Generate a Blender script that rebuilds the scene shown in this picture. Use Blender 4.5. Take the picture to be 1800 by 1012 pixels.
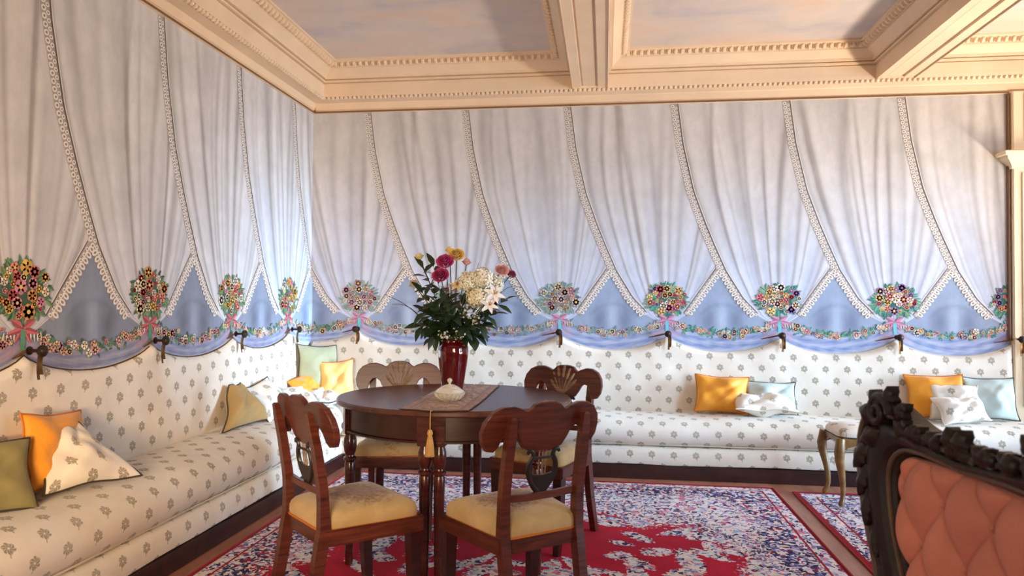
import bpy, bmesh, math, random
import numpy as np
from mathutils import Vector, Matrix, Euler
PI = math.pi
for o in list(bpy.data.objects):
    bpy.data.objects.remove(o)
S = bpy.context.scene
COL = S.collection

# ------------------------------------------------------------------ camera
cam_d = bpy.data.cameras.new('camera')
cam = bpy.data.objects.new('camera', cam_d)
COL.objects.link(cam)
cam_d.sensor_width = 36.0
cam_d.lens = 1239.62 / 1800 * 36.0
cam_d.clip_start = 0.05
yaw, pitch, roll = -0.1316, 0.0212, 0.0072
_f = Vector((math.sin(yaw) * math.cos(pitch), math.cos(yaw) * math.cos(pitch), math.sin(pitch)))
_r = Vector((math.cos(yaw), -math.sin(yaw), 0))
_u = _r.cross(_f)
_r2 = math.cos(roll) * _r + math.sin(roll) * _u
_u2 = -math.sin(roll) * _r + math.cos(roll) * _u
m = Matrix((( _r2.x, _u2.x, -_f.x), (_r2.y, _u2.y, -_f.y), (_r2.z, _u2.z, -_f.z))).to_4x4()
m.translation = (2.3431, -5.3999, 1.2)
cam.matrix_world = m
cam_d.dof.use_dof = True
cam_d.dof.focus_distance = 3.6
cam_d.dof.aperture_fstop = 4.0
S.camera = cam

# ------------------------------------------------------------------ exposure, world, daylight
vs = S.view_settings
vs.view_transform = 'Standard'
vs.look = 'None'
vs.gamma = 1.0
vs.exposure = 0.0
vs.use_curve_mapping = False
W = bpy.data.worlds.new('sky'); S.world = W
W.use_nodes = True
bgn = W.node_tree.nodes['Background']
bgn.inputs[0].default_value = (0.80, 0.88, 1.0, 1)
bgn.inputs[1].default_value = 1.0

def area(name, loc, target, sx, sy, energy, color, spread=180):
    d = bpy.data.lights.new(name, 'AREA')
    d.shape = 'RECTANGLE'; d.size = sx; d.size_y = sy
    d.energy = energy; d.color = color; d.spread = math.radians(spread)
    o = bpy.data.objects.new(name, d)
    COL.objects.link(o)
    o.location = loc
    o.rotation_euler = (Vector(target) - Vector(loc)).to_track_quat('-Z', 'Y').to_euler()
    return o
# sky light through the two tall windows in the right wall (out of frame)
area('window_daylight', (6.93, -1.0, 1.40), (0.0, -0.20, 0.55), 1.3, 1.9, 36, (0.52, 0.74, 1.0), 30)
area('window_daylight', (6.93, -3.3, 1.35), (2.9, -0.2, 0.6), 1.3, 1.9, 50, (0.48, 0.71, 1.0), 80)
# light thrown up from the sunlit terrace outside the same windows
area('terrace_bounce', (6.9, -1.6, 0.50), (4.5, -1.0, 3.0), 2.8, 0.3, 94, (1.0, 0.86, 0.70), 100)
# warm fill added at the unseen window behind the camera, and the low evening sun in its lower panes
area('warm_fill', (1.6, -6.85, 1.6), (0.3, -2.6, 1.2), 1.6, 1.6, 38, (1.0, 0.77, 0.54), 92)
area('window_low_sun', (1.9, -6.85, 0.88), (0.0, -1.9, 0.82), 0.8, 0.3, 8, (1.0, 0.60, 0.28), 44)

# ------------------------------------------------------------------ material helpers
def lin(c):
    return tuple(((v / 255) / 12.92 if v <= 10 else (((v / 255) + 0.055) / 1.055) ** 2.4) for v in c)
def L4(c): return lin(c) + (1,)

class NT:
    def __init__(s, name):
        s.m = bpy.data.materials.new(name); s.m.use_nodes = True
        s.t = s.m.node_tree; s.b = s.t.nodes['Principled BSDF']
    def n(s, typ, ins=None, **kw):
        nd = s.t.nodes.new(typ)
        for k, v in kw.items(): setattr(nd, k, v)
        for k, v in (ins or {}).items():
            if isinstance(v, bpy.types.NodeSocket): s.t.links.new(v, nd.inputs[k])
            else: nd.inputs[k].default_value = v
        return nd
    def mth(s, op, a, b=0.0, c=0.0, clamp=False):
        return s.n('ShaderNodeMath', {0: a, 1: b, 2: c}, operation=op, use_clamp=clamp).outputs[0]
    def mix(s, f, a, b, bt='MIX'):
        nd = s.n('ShaderNodeMix', data_type='RGBA', blend_type=bt)
        for i, v in ((0, f), (6, a), (7, b)):
            if isinstance(v, bpy.types.NodeSocket): s.t.links.new(v, nd.inputs[i])
            else: nd.inputs[i].default_value = v
        return nd.outputs[2]
    def attr(s, name): return s.n('ShaderNodeAttribute', attribute_name=name).outputs
    def noise(s, scale, detail=3, vec=None, rough=.55, dist=0):
        ins = {'Scale': scale, 'Detail': detail, 'Roughness': rough, 'Distortion': dist}
        if vec is not None: ins['Vector'] = vec
        return s.n('ShaderNodeTexNoise', ins).outputs
    def obj(s): return s.n('ShaderNodeTexCoord').outputs['Object']
    def ramp(s, f, stops, interp='LINEAR'):
        nd = s.n('ShaderNodeValToRGB', {0: f}); cr = nd.color_ramp; cr.interpolation = interp
        while len(cr.elements) > 1: cr.elements.remove(cr.elements[-1])
        cr.elements[0].position = stops[0][0]; cr.elements[0].color = stops[0][1]
        for p, c in stops[1:]:
            e = cr.elements.new(p); e.color = c
        return nd.outputs[0]
    def bump(s, h, strength=.3, dist=.002):
        b = s.n('ShaderNodeBump', {'Strength': strength, 'Distance': dist, 'Height': h})
        s.t.links.new(b.outputs[0], s.b.inputs['Normal'])
    def set(s, **kw):
        names = {'col': 'Base Color', 'rough': 'Roughness', 'metal': 'Metallic', 'sheen': 'Sheen Weight',
                 'coat': 'Coat Weight', 'spec': 'Specular IOR Level', 'trans': 'Transmission Weight', 'ior': 'IOR',
                 'sheenr': 'Sheen Roughness', 'coatr': 'Coat Roughness'}
        for k, v in kw.items():
            i = s.b.inputs[names[k]]
            if isinstance(v, bpy.types.NodeSocket): s.t.links.new(v, i)
            else: i.default_value = v
        return s.m

def mat_plain(name, c, rough=.6, var=.12, scale=6, bump=0, bscale=60, **kw):
    t = NT(name); o = t.obj()
    nz = t.noise(scale, 4, o)[0]
    d = tuple(v * (1 - var) for v in lin(c)) + (1,)
    e = tuple(min(1, v * (1 + var)) for v in lin(c)) + (1,)
    col = t.ramp(nz, [(.3, d), (.7, e)])
    if bump: t.bump(t.noise(bscale, 2, o)[0], bump, .003)
    return t.set(col=col, rough=rough, **kw)

def mat_wood(name, c1, c2, rough=.3, scale=(3, 3, 40), coat=.2, axis=None):
    t = NT(name); o = t.obj()
    mp = t.n('ShaderNodeMapping', {'Vector': o, 'Scale': scale}).outputs[0]
    nz = t.noise(1.6, 6, mp, .6, .8)[0]
    big = t.noise(3, 2, o)[0]
    f = t.mth('MULTIPLY_ADD', nz, .75, t.mth('MULTIPLY', big, .25))
    col = t.ramp(f, [(.32, L4(c1)), (.68, L4(c2))])
    t.bump(nz, .06, .002)
    return t.set(col=col, rough=t.mth('MULTIPLY_ADD', nz, .14, rough - .05), coat=coat, coatr=.15)

def mat_paint(name, rough=.85, var=.10, scale=5, blotch=None):
    t = NT(name); o = t.obj()
    a = t.attr('pc')[0]
    mp = t.n('ShaderNodeMapping', {'Vector': o, 'Scale': (1, 1, .45)}).outputs[0]
    nz = t.mth('MULTIPLY_ADD', t.noise(scale * 5, 4, mp, .65)[0], .45, t.mth('MULTIPLY', t.noise(scale, 4, o, .6)[0], .55))
    g = t.ramp(nz, [(.3, (1 - var,) * 3 + (1,)), (.7, (1 + var * .4,) * 3 + (1,))])
    col = t.mix(1.0, a, g, 'MULTIPLY')
    t.bump(t.noise(90, 2, o)[0], .08, .002)
    return t.set(col=col, rough=rough, spec=.2)

def mat_fabric(name, base, motif, rough=.85):
    """cream upholstery with staggered leaf rosettes woven in, laid out in metres along 'uvp'"""
    t = NT(name)
    uv = t.attr('uvp')[1]
    def lattice(off):
        v = t.n('ShaderNodeVectorMath', {0: uv, 1: (1 / .148, 1 / .164, 0)}, operation='MULTIPLY').outputs[0]
        v = t.n('ShaderNodeVectorMath', {0: v, 1: (off, off, 0)}, operation='ADD').outputs[0]
        v = t.n('ShaderNodeVectorMath', {0: v}, operation='FRACTION').outputs[0]
        v = t.n('ShaderNodeVectorMath', {0: v, 1: (.5, .5, 0)}, operation='SUBTRACT').outputs[0]
        v = t.n('ShaderNodeVectorMath', {0: v, 1: (.148, .164, 0)}, operation='MULTIPLY').outputs[0]
        sp = t.n('ShaderNodeSeparateXYZ', {0: v}).outputs
        x, y = sp[0], sp[1]
        r = t.n('ShaderNodeVectorMath', {0: v}, operation='LENGTH').outputs['Value']
        th = t.mth('ARCTAN2', y, x)
        arg = t.mth('MULTIPLY_ADD', th, 3.0, t.mth('MULTIPLY', r, 120.0))
        pet = t.mth('ABSOLUTE', t.mth('SINE', arg))
        R = t.mth('MULTIPLY_ADD', pet, .0065, .0180)
        body = t.mth('SUBTRACT', 1.0, t.mth('DIVIDE', t.mth('SUBTRACT', r, t.mth('SUBTRACT', R, .0015)), .003), clamp=True)
        vein = t.mth('GREATER_THAN', t.mth('SINE', t.mth('MULTIPLY_ADD', th, 9.0, t.mth('MULTIPLY', r, 260.0))), -.55)
        core = t.mth('GREATER_THAN', r, .004)
        stem = t.mth('MULTIPLY', t.mth('LESS_THAN', t.mth('ABSOLUTE', t.mth('ADD', x, t.mth('MULTIPLY', y, .25))), .0018),
                     t.mth('MULTIPLY', t.mth('LESS_THAN', y, -.01), t.mth('GREATER_THAN', y, -.034)))
        return t.mth('MAXIMUM', t.mth('MULTIPLY', t.mth('MULTIPLY', body, core), t.mth('MULTIPLY_ADD', vein, .55, .45)), stem)
    mk = t.mth('MAXIMUM', lattice(0.0), lattice(0.5))
    fade = t.noise(2.5, 2, uv)[0]
    mk = t.mth('MULTIPLY', mk, t.mth('MULTIPLY_ADD', fade, .5, .5), clamp=True)
    nz = t.noise(14, 4, uv)[0]
    b = t.ramp(nz, [(.3, tuple(v * .93 for v in lin(base)) + (1,)), (.7, L4(base))])
    col = t.mix(mk, b, L4(motif))
    wv = t.noise(420, 1, uv)[0]
    t.bump(t.mth('MULTIPLY_ADD', wv, .35, t.noise(9, 3, uv)[0]), .22, .006)
    return t.set(col=col, rough=rough, spec=.25, sheen=.15)

def mat_cloth(name, c, rough=.8, sheen=.2, crease=14, amt=.35, var=.1):
    t = NT(name); o = t.obj()
    nz = t.noise(7, 4, o)[0]
    col = t.ramp(nz, [(.3, tuple(v * (1 - var) for v in lin(c)) + (1,)), (.7, L4(c))])
    cr = t.noise(crease, 3, o, .5, .6)[0]
    wv = t.noise(500, 1, o)[0]
    t.bump(t.mth('MULTIPLY_ADD', wv, .12, cr), amt, .012)
    return t.set(col=col, rough=rough, sheen=sheen, spec=.3)

M = {}
M['plaster'] = mat_plain('cream_plaster', (229, 201, 168), .6, .06, 3, .06, 40)
M['plaster_light'] = mat_plain('pale_plaster', (232, 214, 182), .6, .05, 3, .06, 40)
M['lip'] = mat_plain('brown_moulding', (122, 88, 58), .5, .12)
M['wall'] = mat_plain('wall_plaster', (186, 188, 196), .85, .06, 4, .06, 40)
M['mural'] = mat_paint('mural_paint', var=.17)
M['mural_relief'] = mat_paint('mural_flower_paint', var=.05)
M['petal'] = mat_paint('petal', rough=.6, var=.08, scale=60)
M['mahogany'] = mat_wood('mahogany', (26, 8, 8), (62, 24, 18), .3)
M['mahogany_red'] = mat_wood('red_mahogany', (50, 20, 14), (112, 54, 38), .28)
M['table_wood'] = mat_wood('table_wood', (58, 28, 22), (104, 62, 50), .30, (3, 26, 3), .35)
M['leg_wood'] = mat_wood('leg_wood', (42, 14, 12), (88, 36, 26), .22, (3, 3, 20), .4)
M['shell'] = mat_wood('carved_shell_wood', (92, 66, 42), (160, 128, 92), .35)
M['lyre'] = mat_plain('ebonised_wood', (34, 30, 28), .35, .2)
M['plinth'] = mat_wood('plinth_wood', (30, 10, 10), (62, 26, 22), .35, (4, 4, 4), .1)
M['floor'] = mat_wood('floor_wood', (140, 88, 66), (182, 128, 104), .35, (8, 1.2, 1), .2)
M['gilt'] = mat_wood('gilt_wood', (92, 62, 24), (150, 112, 54), .35, (3, 3, 9), .2)
M['fabric'] = mat_fabric('leaf_brocade', (228, 220, 206), (122, 110, 84))
M['orange'] = mat_cloth('orange_silk', (236, 156, 40), .5, .3, 12, .5)
M['yellow'] = mat_cloth('yellow_silk', (244, 202, 124), .5, .3, 10, .4)
M['sage'] = mat_cloth('sage_cotton', (164, 166, 132), .8, .2, 8, .35)
M['olive'] = mat_cloth('olive_cotton', (142, 132, 84), .8, .1, 8, .35)
M['pale_sage'] = mat_cloth('pale_sage_cotton', (186, 200, 194), .8, .2, 8, .35)
M['tan'] = mat_cloth('tan_silk', (168, 138, 82), .6, .3, 12, .45)
M['piping'] = mat_plain('dark_piping', (58, 52, 40), .8)
M['piping_light'] = mat_plain('cream_piping', (206, 196, 176), .8)
M['piping_orange'] = mat_plain('orange_piping', (196, 112, 24), .7)
M['rose'] = mat_cloth('rose_velvet', (232, 152, 132), .8, .15, 22, .35, .2)
M['dark_carved'] = mat_plain('dark_carved_wood', (34, 26, 28), .48, .3, 12, .3, 60, coat=.08)
M['worn_gilt'] = mat_plain('worn_edge_wood', (96, 80, 66), .35, .25, 12, .1, 60)
M['vase'] = mat_plain('oxblood_glaze', (84, 8, 16), .08, .15, 8, coat=1.0)
M['brass'] = mat_plain('aged_brass', (104, 72, 34), .4, .3, 30, metal=.7)
M['iron'] = mat_plain('dark_bronze', (48, 34, 26), .45, .3, 30, metal=.5)
M['tassel'] = mat_cloth('gold_thread', (206, 160, 92), .7, .3, 60, .5)
M['leaf'] = mat_plain('leaf_green', (30, 54, 28), .45, .3, 30)
M['stem'] = mat_plain('stem_green', (62, 78, 40), .6, .2, 30)
M['twig'] = mat_plain('brown_twig', (70, 48, 44), .7, .2, 30)
M['frame_white'] = mat_plain('white_joinery', (224, 220, 210), .5)

def mk_glass():
    t = NT('cut_glass'); o = t.obj()
    v = t.n('ShaderNodeTexVoronoi', {'Vector': o, 'Scale': 70.0}).outputs['Distance']
    t.bump(v, .5, .006)
    return t.set(col=(.86, .84, .76, 1), rough=.12, trans=.35, ior=1.45)
M['glass'] = mk_glass()
def mk_pane():
    t = NT('window_glass')
    return t.set(col=(1, 1, 1, 1), rough=.02, trans=1.0, ior=1.1)
M['pane'] = mk_pane()

def mk_seat():
    t = NT('worn_olive_velvet'); uv = t.attr('uvp')[1]; o = t.obj()
    sp = t.n('ShaderNodeVectorMath', {0: uv}, operation='LENGTH').outputs['Value']
    nz = t.noise(60, 4, o, .7, 1.0)[0]; n2 = t.noise(7, 3, o)[0]
    w = t.mth('MULTIPLY_ADD', nz, .20, t.mth('MULTIPLY_ADD', n2, .12, sp))
    wear = t.mth('SUBTRACT', 1.0, t.mth('DIVIDE', t.mth('SUBTRACT', w, .245), .07), clamp=True)
    base = t.ramp(n2, [(.3, L4((170, 140, 88))), (.7, L4((200, 172, 122)))])
    patch = t.ramp(nz, [(.36, L4((74, 42, 16))), (.62, L4((158, 98, 40)))])
    t.bump(nz, .25, .006)
    return t.set(col=t.mix(wear, base, patch), rough=.8, sheen=.3)
M['seat'] = mk_seat()

def mk_ceiling():
    t = NT('painted_sky_ceiling'); o = t.obj()
    mp = t.n('ShaderNodeMapping', {'Vector': o, 'Scale': (1.0, 1.6, 1)}).outputs[0]
    nz = t.noise(1.7, 5, mp, .55, .5)[0]; n2 = t.noise(4.5, 4, mp)[0]
    a = t.ramp(nz, [(.28, L4((196, 184, 186))), (.45, L4((214, 200, 190))), (.58, L4((222, 202, 186))), (.74, L4((228, 196, 172)))])
    b = t.ramp(n2, [(.3, (.93, .93, .93, 1)), (.7, (1, 1, 1, 1))])
    return t.set(col=t.mix(1.0, a, b, 'MULTIPLY'), rough=.8, spec=.2)
M['ceiling'] = mk_ceiling()

def mk_rug():
    """pc.r = red field, pc.g = dark ground, pc.b = red stripe; fine florals from cells"""
    t = NT('persian_rug'); uv = t.attr('uvp')[1]; pc = t.attr('pc')[0]
    ch = t.n('ShaderNodeSeparateColor', {0: pc}).outputs
    wp = t.noise(22, 2, uv)[1]
    wv = t.n('ShaderNodeVectorMath', {0: wp, 1: (.5, .5, .5)}, operation='SUBTRACT').outputs[0]
    wv = t.n('ShaderNodeVectorMath', {0: wv, 1: (.06, .06, 0)}, operation='MULTIPLY').outputs[0]
    v = t.n('ShaderNodeVectorMath', {0: uv, 1: wv}, operation='ADD').outputs[0]
    v1 = t.n('ShaderNodeTexVoronoi', {'Vector': v, 'Scale': 62.0, 'Randomness': 1.0})
    v2 = t.n('ShaderNodeTexVoronoi', {'Vector': v, 'Scale': 13.0, 'Randomness': .8})
    c1 = t.n('ShaderNodeSeparateColor', {0: v1.outputs['Color']}).outputs
    c2 = t.n('ShaderNodeSeparateColor', {0: v2.outputs['Color']}).outputs
    white = L4((226, 218, 220)); navy = L4((42, 38, 74)); blue = L4((120, 124, 178)); pink = L4((206, 96, 122))
    red = L4((176, 24, 50)); aqua = L4((176, 204, 208)); lilac = L4((188, 170, 200)); cream = L4((222, 206, 190))
    flo = t.ramp(c1[0], [(0, white), (.32, navy), (.46, cream), (.56, blue), (.66, white), (.76, aqua), (.84, pink), (.90, lilac)], 'CONSTANT')
    dk = t.ramp(c1[0], [(0, navy), (.30, white), (.52, L4((66, 60, 104))), (.66, cream), (.74, red), (.82, blue), (.92, lilac)], 'CONSTANT')
    rose = t.mth('MULTIPLY', t.mth('GREATER_THAN', c2[0], .70), t.mth('LESS_THAN', v2.outputs['Distance'], t.mth('MULTIPLY_ADD', c1[1], .25, .22)))
    flo = t.mix(t.mth('MULTIPLY', rose, .75), flo, pink)
    edge = t.mth('MULTIPLY', t.mth('SUBTRACT', t.noise(46, 3, uv)[0], .5), 1.5)
    g = t.mth('GREATER_THAN', t.mth('ADD', ch[1], edge), .5)
    body = t.mix(g, flo, dk)
    r = t.mth('GREATER_THAN', t.mth('ADD', ch[0], edge), .5)
    shade = t.ramp(t.noise(3, 3, uv)[0], [(.3, L4((158, 12, 40))), (.7, L4((190, 26, 58)))])
    body = t.mix(r, body, shade)
    body = t.mix(t.mth('GREATER_THAN', ch[2], .5), body, L4((150, 30, 42)))
    pile = t.noise(380, 2, uv)[0]
    t.bump(pile, .5, .004)
    return t.set(col=body, rough=.95, sheen=.04, spec=.05)
M['rug'] = mk_rug()

def mk_runner():
    t = NT('brocade_runner'); uv = t.attr('uvp')[1]; pc = t.attr('pc')[0]
    v1 = t.n('ShaderNodeTexVoronoi', {'Vector': uv, 'Scale': 60.0})
    c = t.n('ShaderNodeSeparateColor', {0: v1.outputs['Color']}).outputs
    nz = t.noise(30, 3, uv)[0]
    a = t.ramp(t.mth('MULTIPLY_ADD', nz, .6, t.mth('MULTIPLY', c[0], .4)), [(.30, L4((96, 40, 14))), (.45, L4((160, 88, 40))), (.55, L4((206, 164, 108))), (.66, L4((120, 66, 26)))], 'LINEAR')
    ch = t.n('ShaderNodeSeparateColor', {0: pc}).outputs
    col = t.mix(ch[0], a, L4((150, 70, 26)))
    col = t.mix(ch[1], col, L4((66, 28, 16)))
    t.bump(t.noise(400, 1, uv)[0], .3, .003)
    return t.set(col=col, rough=.6, sheen=.2)
M['runner'] = mk_runner()

# ------------------------------------------------------------------ mesh helpers
class MB:
    def __init__(s): s.v = []; s.f = []; s.c = []; s.uv = []
    def add(s, vs, fs, col=(.5, .5, .5), uv=None):
        b = len(s.v)
        s.v.extend([tuple(p) for p in vs])
        s.f.extend([tuple(i + b for i in f) for f in fs])
        if isinstance(col, list): s.c.extend(col)
        else: s.c.extend([tuple(col)] * len(vs))
        s.uv.extend(uv if uv is not None else [(0, 0, 0)] * len(vs))
        return s
    def grid(s, P, col=(.5, .5, .5), uv=None, cu=False, cv=False, flip=False):
        P = np.asarray(P, float); n, mm = P.shape[:2]
        fs = []
        for i in range(n if cu else n - 1):
            i2 = (i + 1) % n
            for j in range(mm if cv else mm - 1):
                j2 = (j + 1) % mm
                q = (i * mm + j, i2 * mm + j, i2 * mm + j2, i * mm + j2)
                fs.append(q[::-1] if flip else q)
        cc = [tuple(c) for c in np.asarray(col).reshape(-1, 3)] if np.ndim(col) == 3 else col
        uu = None
        if uv is not None:
            U = np.asarray(uv, float).reshape(n * mm, -1)
            uu = [(u[0], u[1], 0) for u in U]
        return s.add(P.reshape(-1, 3), fs, cc, uu)
    def box(s, c, d, rot=None, bev=0.0, col=(.5, .5, .5)):
        bm = bmesh.new(); bmesh.ops.create_cube(bm, size=1)
        for v in bm.verts: v.co = Vector((v.co.x * d[0], v.co.y * d[1], v.co.z * d[2]))
        if bev: bmesh.ops.bevel(bm, geom=bm.edges[:] , offset=min(bev, min(d) * .45), segments=2, affect='EDGES')
        R = rot if rot is not None else Matrix.Identity(3)
        bm.verts.index_update()
        vs_ = [R @ v.co + Vector(c) for v in bm.verts]; fs = [[v.index for v in f.verts] for f in bm.faces]
        bm.free()
        return s.add(vs_, fs, col)
    def lathe(s, prof, c=(0, 0, 0), seg=24, R=None, col=(.5, .5, .5), sx=1, sy=1):
        P = []
        for r, z in prof:
            row = []
            for k in range(seg):
                a = 2 * PI * k / seg
                p = Vector((r * math.cos(a) * sx, r * math.sin(a) * sy, z))
                if R is not None: p = R @ p
                row.append(p + Vector(c))
            P.append(row)
        return s.grid(P, col, cv=True, flip=True)
    def tube(s, path, rad, seg=8, col=(.5, .5, .5), flat=1.0, up=None, cap=True, uvl=False):
        path = [Vector(p) for p in path]; n = len(path)
        if not hasattr(rad, '__len__'): rad = [rad] * n
        P = []; prev = None
        for i, p in enumerate(path):
            t = (path[min(i + 1, n - 1)] - path[max(i - 1, 0)]).normalized()
            if prev is None:
                a = Vector(up) if up is not None else (Vector((0, 0, 1)) if abs(t.z) < .9 else Vector((1, 0, 0)))
            else: a = prev
            nn = (a - t * a.dot(t)).normalized(); prev = nn
            bb = t.cross(nn)
            P.append([p + (nn * math.cos(2 * PI * k / seg) * flat + bb * math.sin(2 * PI * k / seg)) * rad[i] for k in range(seg)])
        s.grid(P, col, cv=True)
        if cap:
            b = len(s.v) - n * seg
            s.f.append(tuple(b + k for k in range(seg))[::-1]); s.f.append(tuple(b + (n - 1) * seg + k for k in range(seg)))
        return s
    def prism(s, out, mapf, t0, t1, bev=0.0, col=(.5, .5, .5)):
        """2-D outline extruded from t0 to t1, mapf(x, y, t) -> 3-D"""
        n = len(out)
        def inset(d):
            r = []
            for i in range(n):
                a, b, c = Vector(out[i - 1]), Vector(out[i]), Vector(out[(i + 1) % n])
                e1 = (b - a).normalized(); e2 = (c - b).normalized()
                nn = Vector((-(e1.y + e2.y), e1.x + e2.x))
                nn = nn.normalized() if nn.length > 1e-6 else Vector((-e1.y, e1.x))
                r.append((b.x + nn.x * d, b.y + nn.y * d))
            return r
        rings = [(out, t0), (out, t1)] if not bev else [(inset(bev), t0), (out, t0 + bev), (out, t1 - bev), (inset(bev), t1)]
        vs_ = []; 
        for o2, t in rings: vs_ += [mapf(x, y, t) for x, y in o2]
        fs = []
        for k in range(len(rings) - 1):
            for i in range(n):
                j = (i + 1) % n
                fs.append((k * n + i, k * n + j, (k + 1) * n + j, (k + 1) * n + i))
        fs.append(tuple(range(n))[::-1]); b = (len(rings) - 1) * n; fs.append(tuple(b + i for i in range(n)))
        return s.add(vs_, fs, col)
    def mesh(s, name, sharp=.6, smooth=True):
        me = bpy.data.meshes.new(name)
        me.from_pydata([tuple(map(float, p)) for p in s.v], [], s.f)
        a = me.attributes.new('pc', 'FLOAT_COLOR', 'POINT')
        a.data.foreach_set('color', np.concatenate([np.asarray(s.c, np.float32), np.ones((len(s.c), 1), np.float32)], 1).ravel())
        a = me.attributes.new('uvp', 'FLOAT_VECTOR', 'POINT')
        a.data.foreach_set('vector', np.asarray(s.uv, np.float32).ravel())
        if smooth:
            me.polygons.foreach_set('use_smooth', [True] * len(me.polygons))
            me.update()
            me.set_sharp_from_angle(angle=sharp)
        me.update()
        return me
    def build(s, name, mat, parent=None, sharp=.6, smooth=True, fix=False, **props):
        me = s.mesh(name, sharp, smooth)
        if fix:
            bm = bmesh.new(); bm.from_mesh(me); bmesh.ops.recalc_face_normals(bm, faces=bm.faces); bm.to_mesh(me); bm.free()
            me.update()
        me.materials.append(M[mat] if isinstance(mat, str) else mat)
        o = bpy.data.objects.new(name, me); COL.objects.link(o)
        if parent is not None: o.parent = parent
        for k, v in props.items(): o[k] = v
        return o
def thing(name, label, cat, loc=(0, 0, 0), rz=0, group=None):
    o = bpy.data.objects.new(name, None); COL.objects.link(o)
    o.empty_display_size = .1
    o.location = loc; o.rotation_euler = (0, 0, rz)
    o['label'] = label; o['category'] = cat
    if group: o['group'] = group
    return o
def dup(root, loc, rz, label=None):
    r = root.copy(); COL.objects.link(r); r.location = loc; r.rotation_euler = (0, 0, rz)
    if label: r['label'] = label
    for ch in list(root.children):
        c = ch.copy(); COL.objects.link(c); c.parent = r
        for g in list(ch.children):
            d = g.copy(); COL.objects.link(d); d.parent = c
    return r
def interp(x, xs, ys): return float(np.interp(x, xs, ys))
def spline(pts, n):
    """Catmull-Rom through points"""
    P = [np.array(p, float) for p in pts]; P = [2 * P[0] - P[1]] + P + [2 * P[-1] - P[-2]]
    out = []; segs = len(P) - 3
    for i in range(n):
        t = i / (n - 1) * segs; k = min(int(t), segs - 1); t -= k
        a, b, c, d = P[k:k + 4]
        out.append(.5 * ((2 * b) + (-a + c) * t + (2 * a - 5 * b + 4 * c - d) * t * t + (-a + 3 * b - 3 * c + d) * t ** 3))
    return out
def closed_spline(pts, per):
    P = [np.array(p, float) for p in pts]; n = len(P); out = []
    for k in range(n):
        a, b, c, d = P[k - 1], P[k], P[(k + 1) % n], P[(k + 2) % n]
        for i in range(per):
            t = i / per
            out.append(tuple(.5 * ((2 * b) + (-a + c) * t + (2 * a - 5 * b + 4 * c - d) * t * t + (-a + 3 * b - 3 * c + d) * t ** 3)))
    return out
def wparent(o, root):
    """keep world-space mesh coordinates under a root Empty"""
    o.parent = root
    o.matrix_parent_inverse = (Matrix.Translation(root.location) @ root.rotation_euler.to_matrix().to_4x4()).inverted()
    return o
STR = dict(kind='structure')
RX, FY = 7.0, -7.0          # right wall plane, front wall plane
# ------------------------------------------------------------------ room shell
MB().box((RX / 2, FY / 2, -.05), (RX + .4, -FY + .4, .1)).build('floor', 'floor', smooth=False, **STR)
wall_back = MB().box((RX / 2, .1, 1.55), (RX + .4, .2, 3.1)).build('wall_back', 'wall', smooth=False, **STR)
wall_left = MB().box((-.1, FY / 2, 1.55), (.2, -FY, 3.1)).build('wall_left', 'wall', smooth=False, **STR)
# right and front walls with window openings (behind / beside the camera)
def wall_open(name, axis, const, lo, hi, opens):
    mb = MB()
    def put(a0, a1, z0, z1):
        if a1 - a0 < .01 or z1 - z0 < .01: return
        if axis == 'y': mb.box((const, (a0 + a1) / 2, (z0 + z1) / 2), (.2, a1 - a0, z1 - z0))
        else: mb.box(((a0 + a1) / 2, const, (z0 + z1) / 2), (a1 - a0, .2, z1 - z0))
    x = lo
    for a0, a1, z0, z1 in opens:
        put(x, a0, 0, 3.1); put(a0, a1, 0, z0); put(a0, a1, z1, 3.1); x = a1
    put(x, hi, 0, 3.1)
    return mb.build(name, 'plaster_light', smooth=False, **STR)
opR = [(-4.0, -2.6, .35, 2.4), (-1.7, -.3, .35, 2.4)]
opF = [(.8, 2.4, .7, 2.5)]
wall_open('wall_right', 'y', RX + .1, FY, 0, opR)
wall_open('wall_front', 'x', FY - .1, -.2, RX + .2, opF)
def window(name, axis, const, op):
    a0, a1, z0, z1 = op
    def bx(mb, ac, aw, zc, zh, th):
        if axis == 'y': mb.box((const, ac, zc), (th, aw, zh), bev=.006)
        else: mb.box((ac, const, zc), (aw, th, zh), bev=.006)
    mb = MB(); w = .07
    for a in (a0 + w / 2, a1 - w / 2, (a0 + a1) / 2): bx(mb, a, w, (z0 + z1) / 2, z1 - z0, .08)
    for z in (z0 + w / 2, z1 - w / 2, z0 + (z1 - z0) * .68): bx(mb, (a0 + a1) / 2, a1 - a0, z, w, .07)
    fr = mb.build(name, 'frame_white', sharp=.4, **STR)
    mp = MB(); bx(mp, (a0 + a1) / 2, a1 - a0 - .02, (z0 + z1) / 2, z1 - z0 - .02, .008)
    mp.build('pane', 'pane', fr, smooth=False)
    ms = MB()
    sgn = -1 if axis == 'y' else 1
    if axis == 'y': ms.box((const - .05, (a0 + a1) / 2, z0 - .0), (.3, a1 - a0 - .01, .03), bev=.008)
    else: ms.box(((a0 + a1) / 2, const + .05, z0), (a1 - a0 - .01, .3, .03), bev=.008)
    ms.build('window_sill', 'frame_white', fr, sharp=.4)
window('window_1', 'y', RX + .12, opR[0]); window('window_2', 'y', RX + .12, opR[1]); window('window_3', 'x', FY - .12, opF[0])

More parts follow.
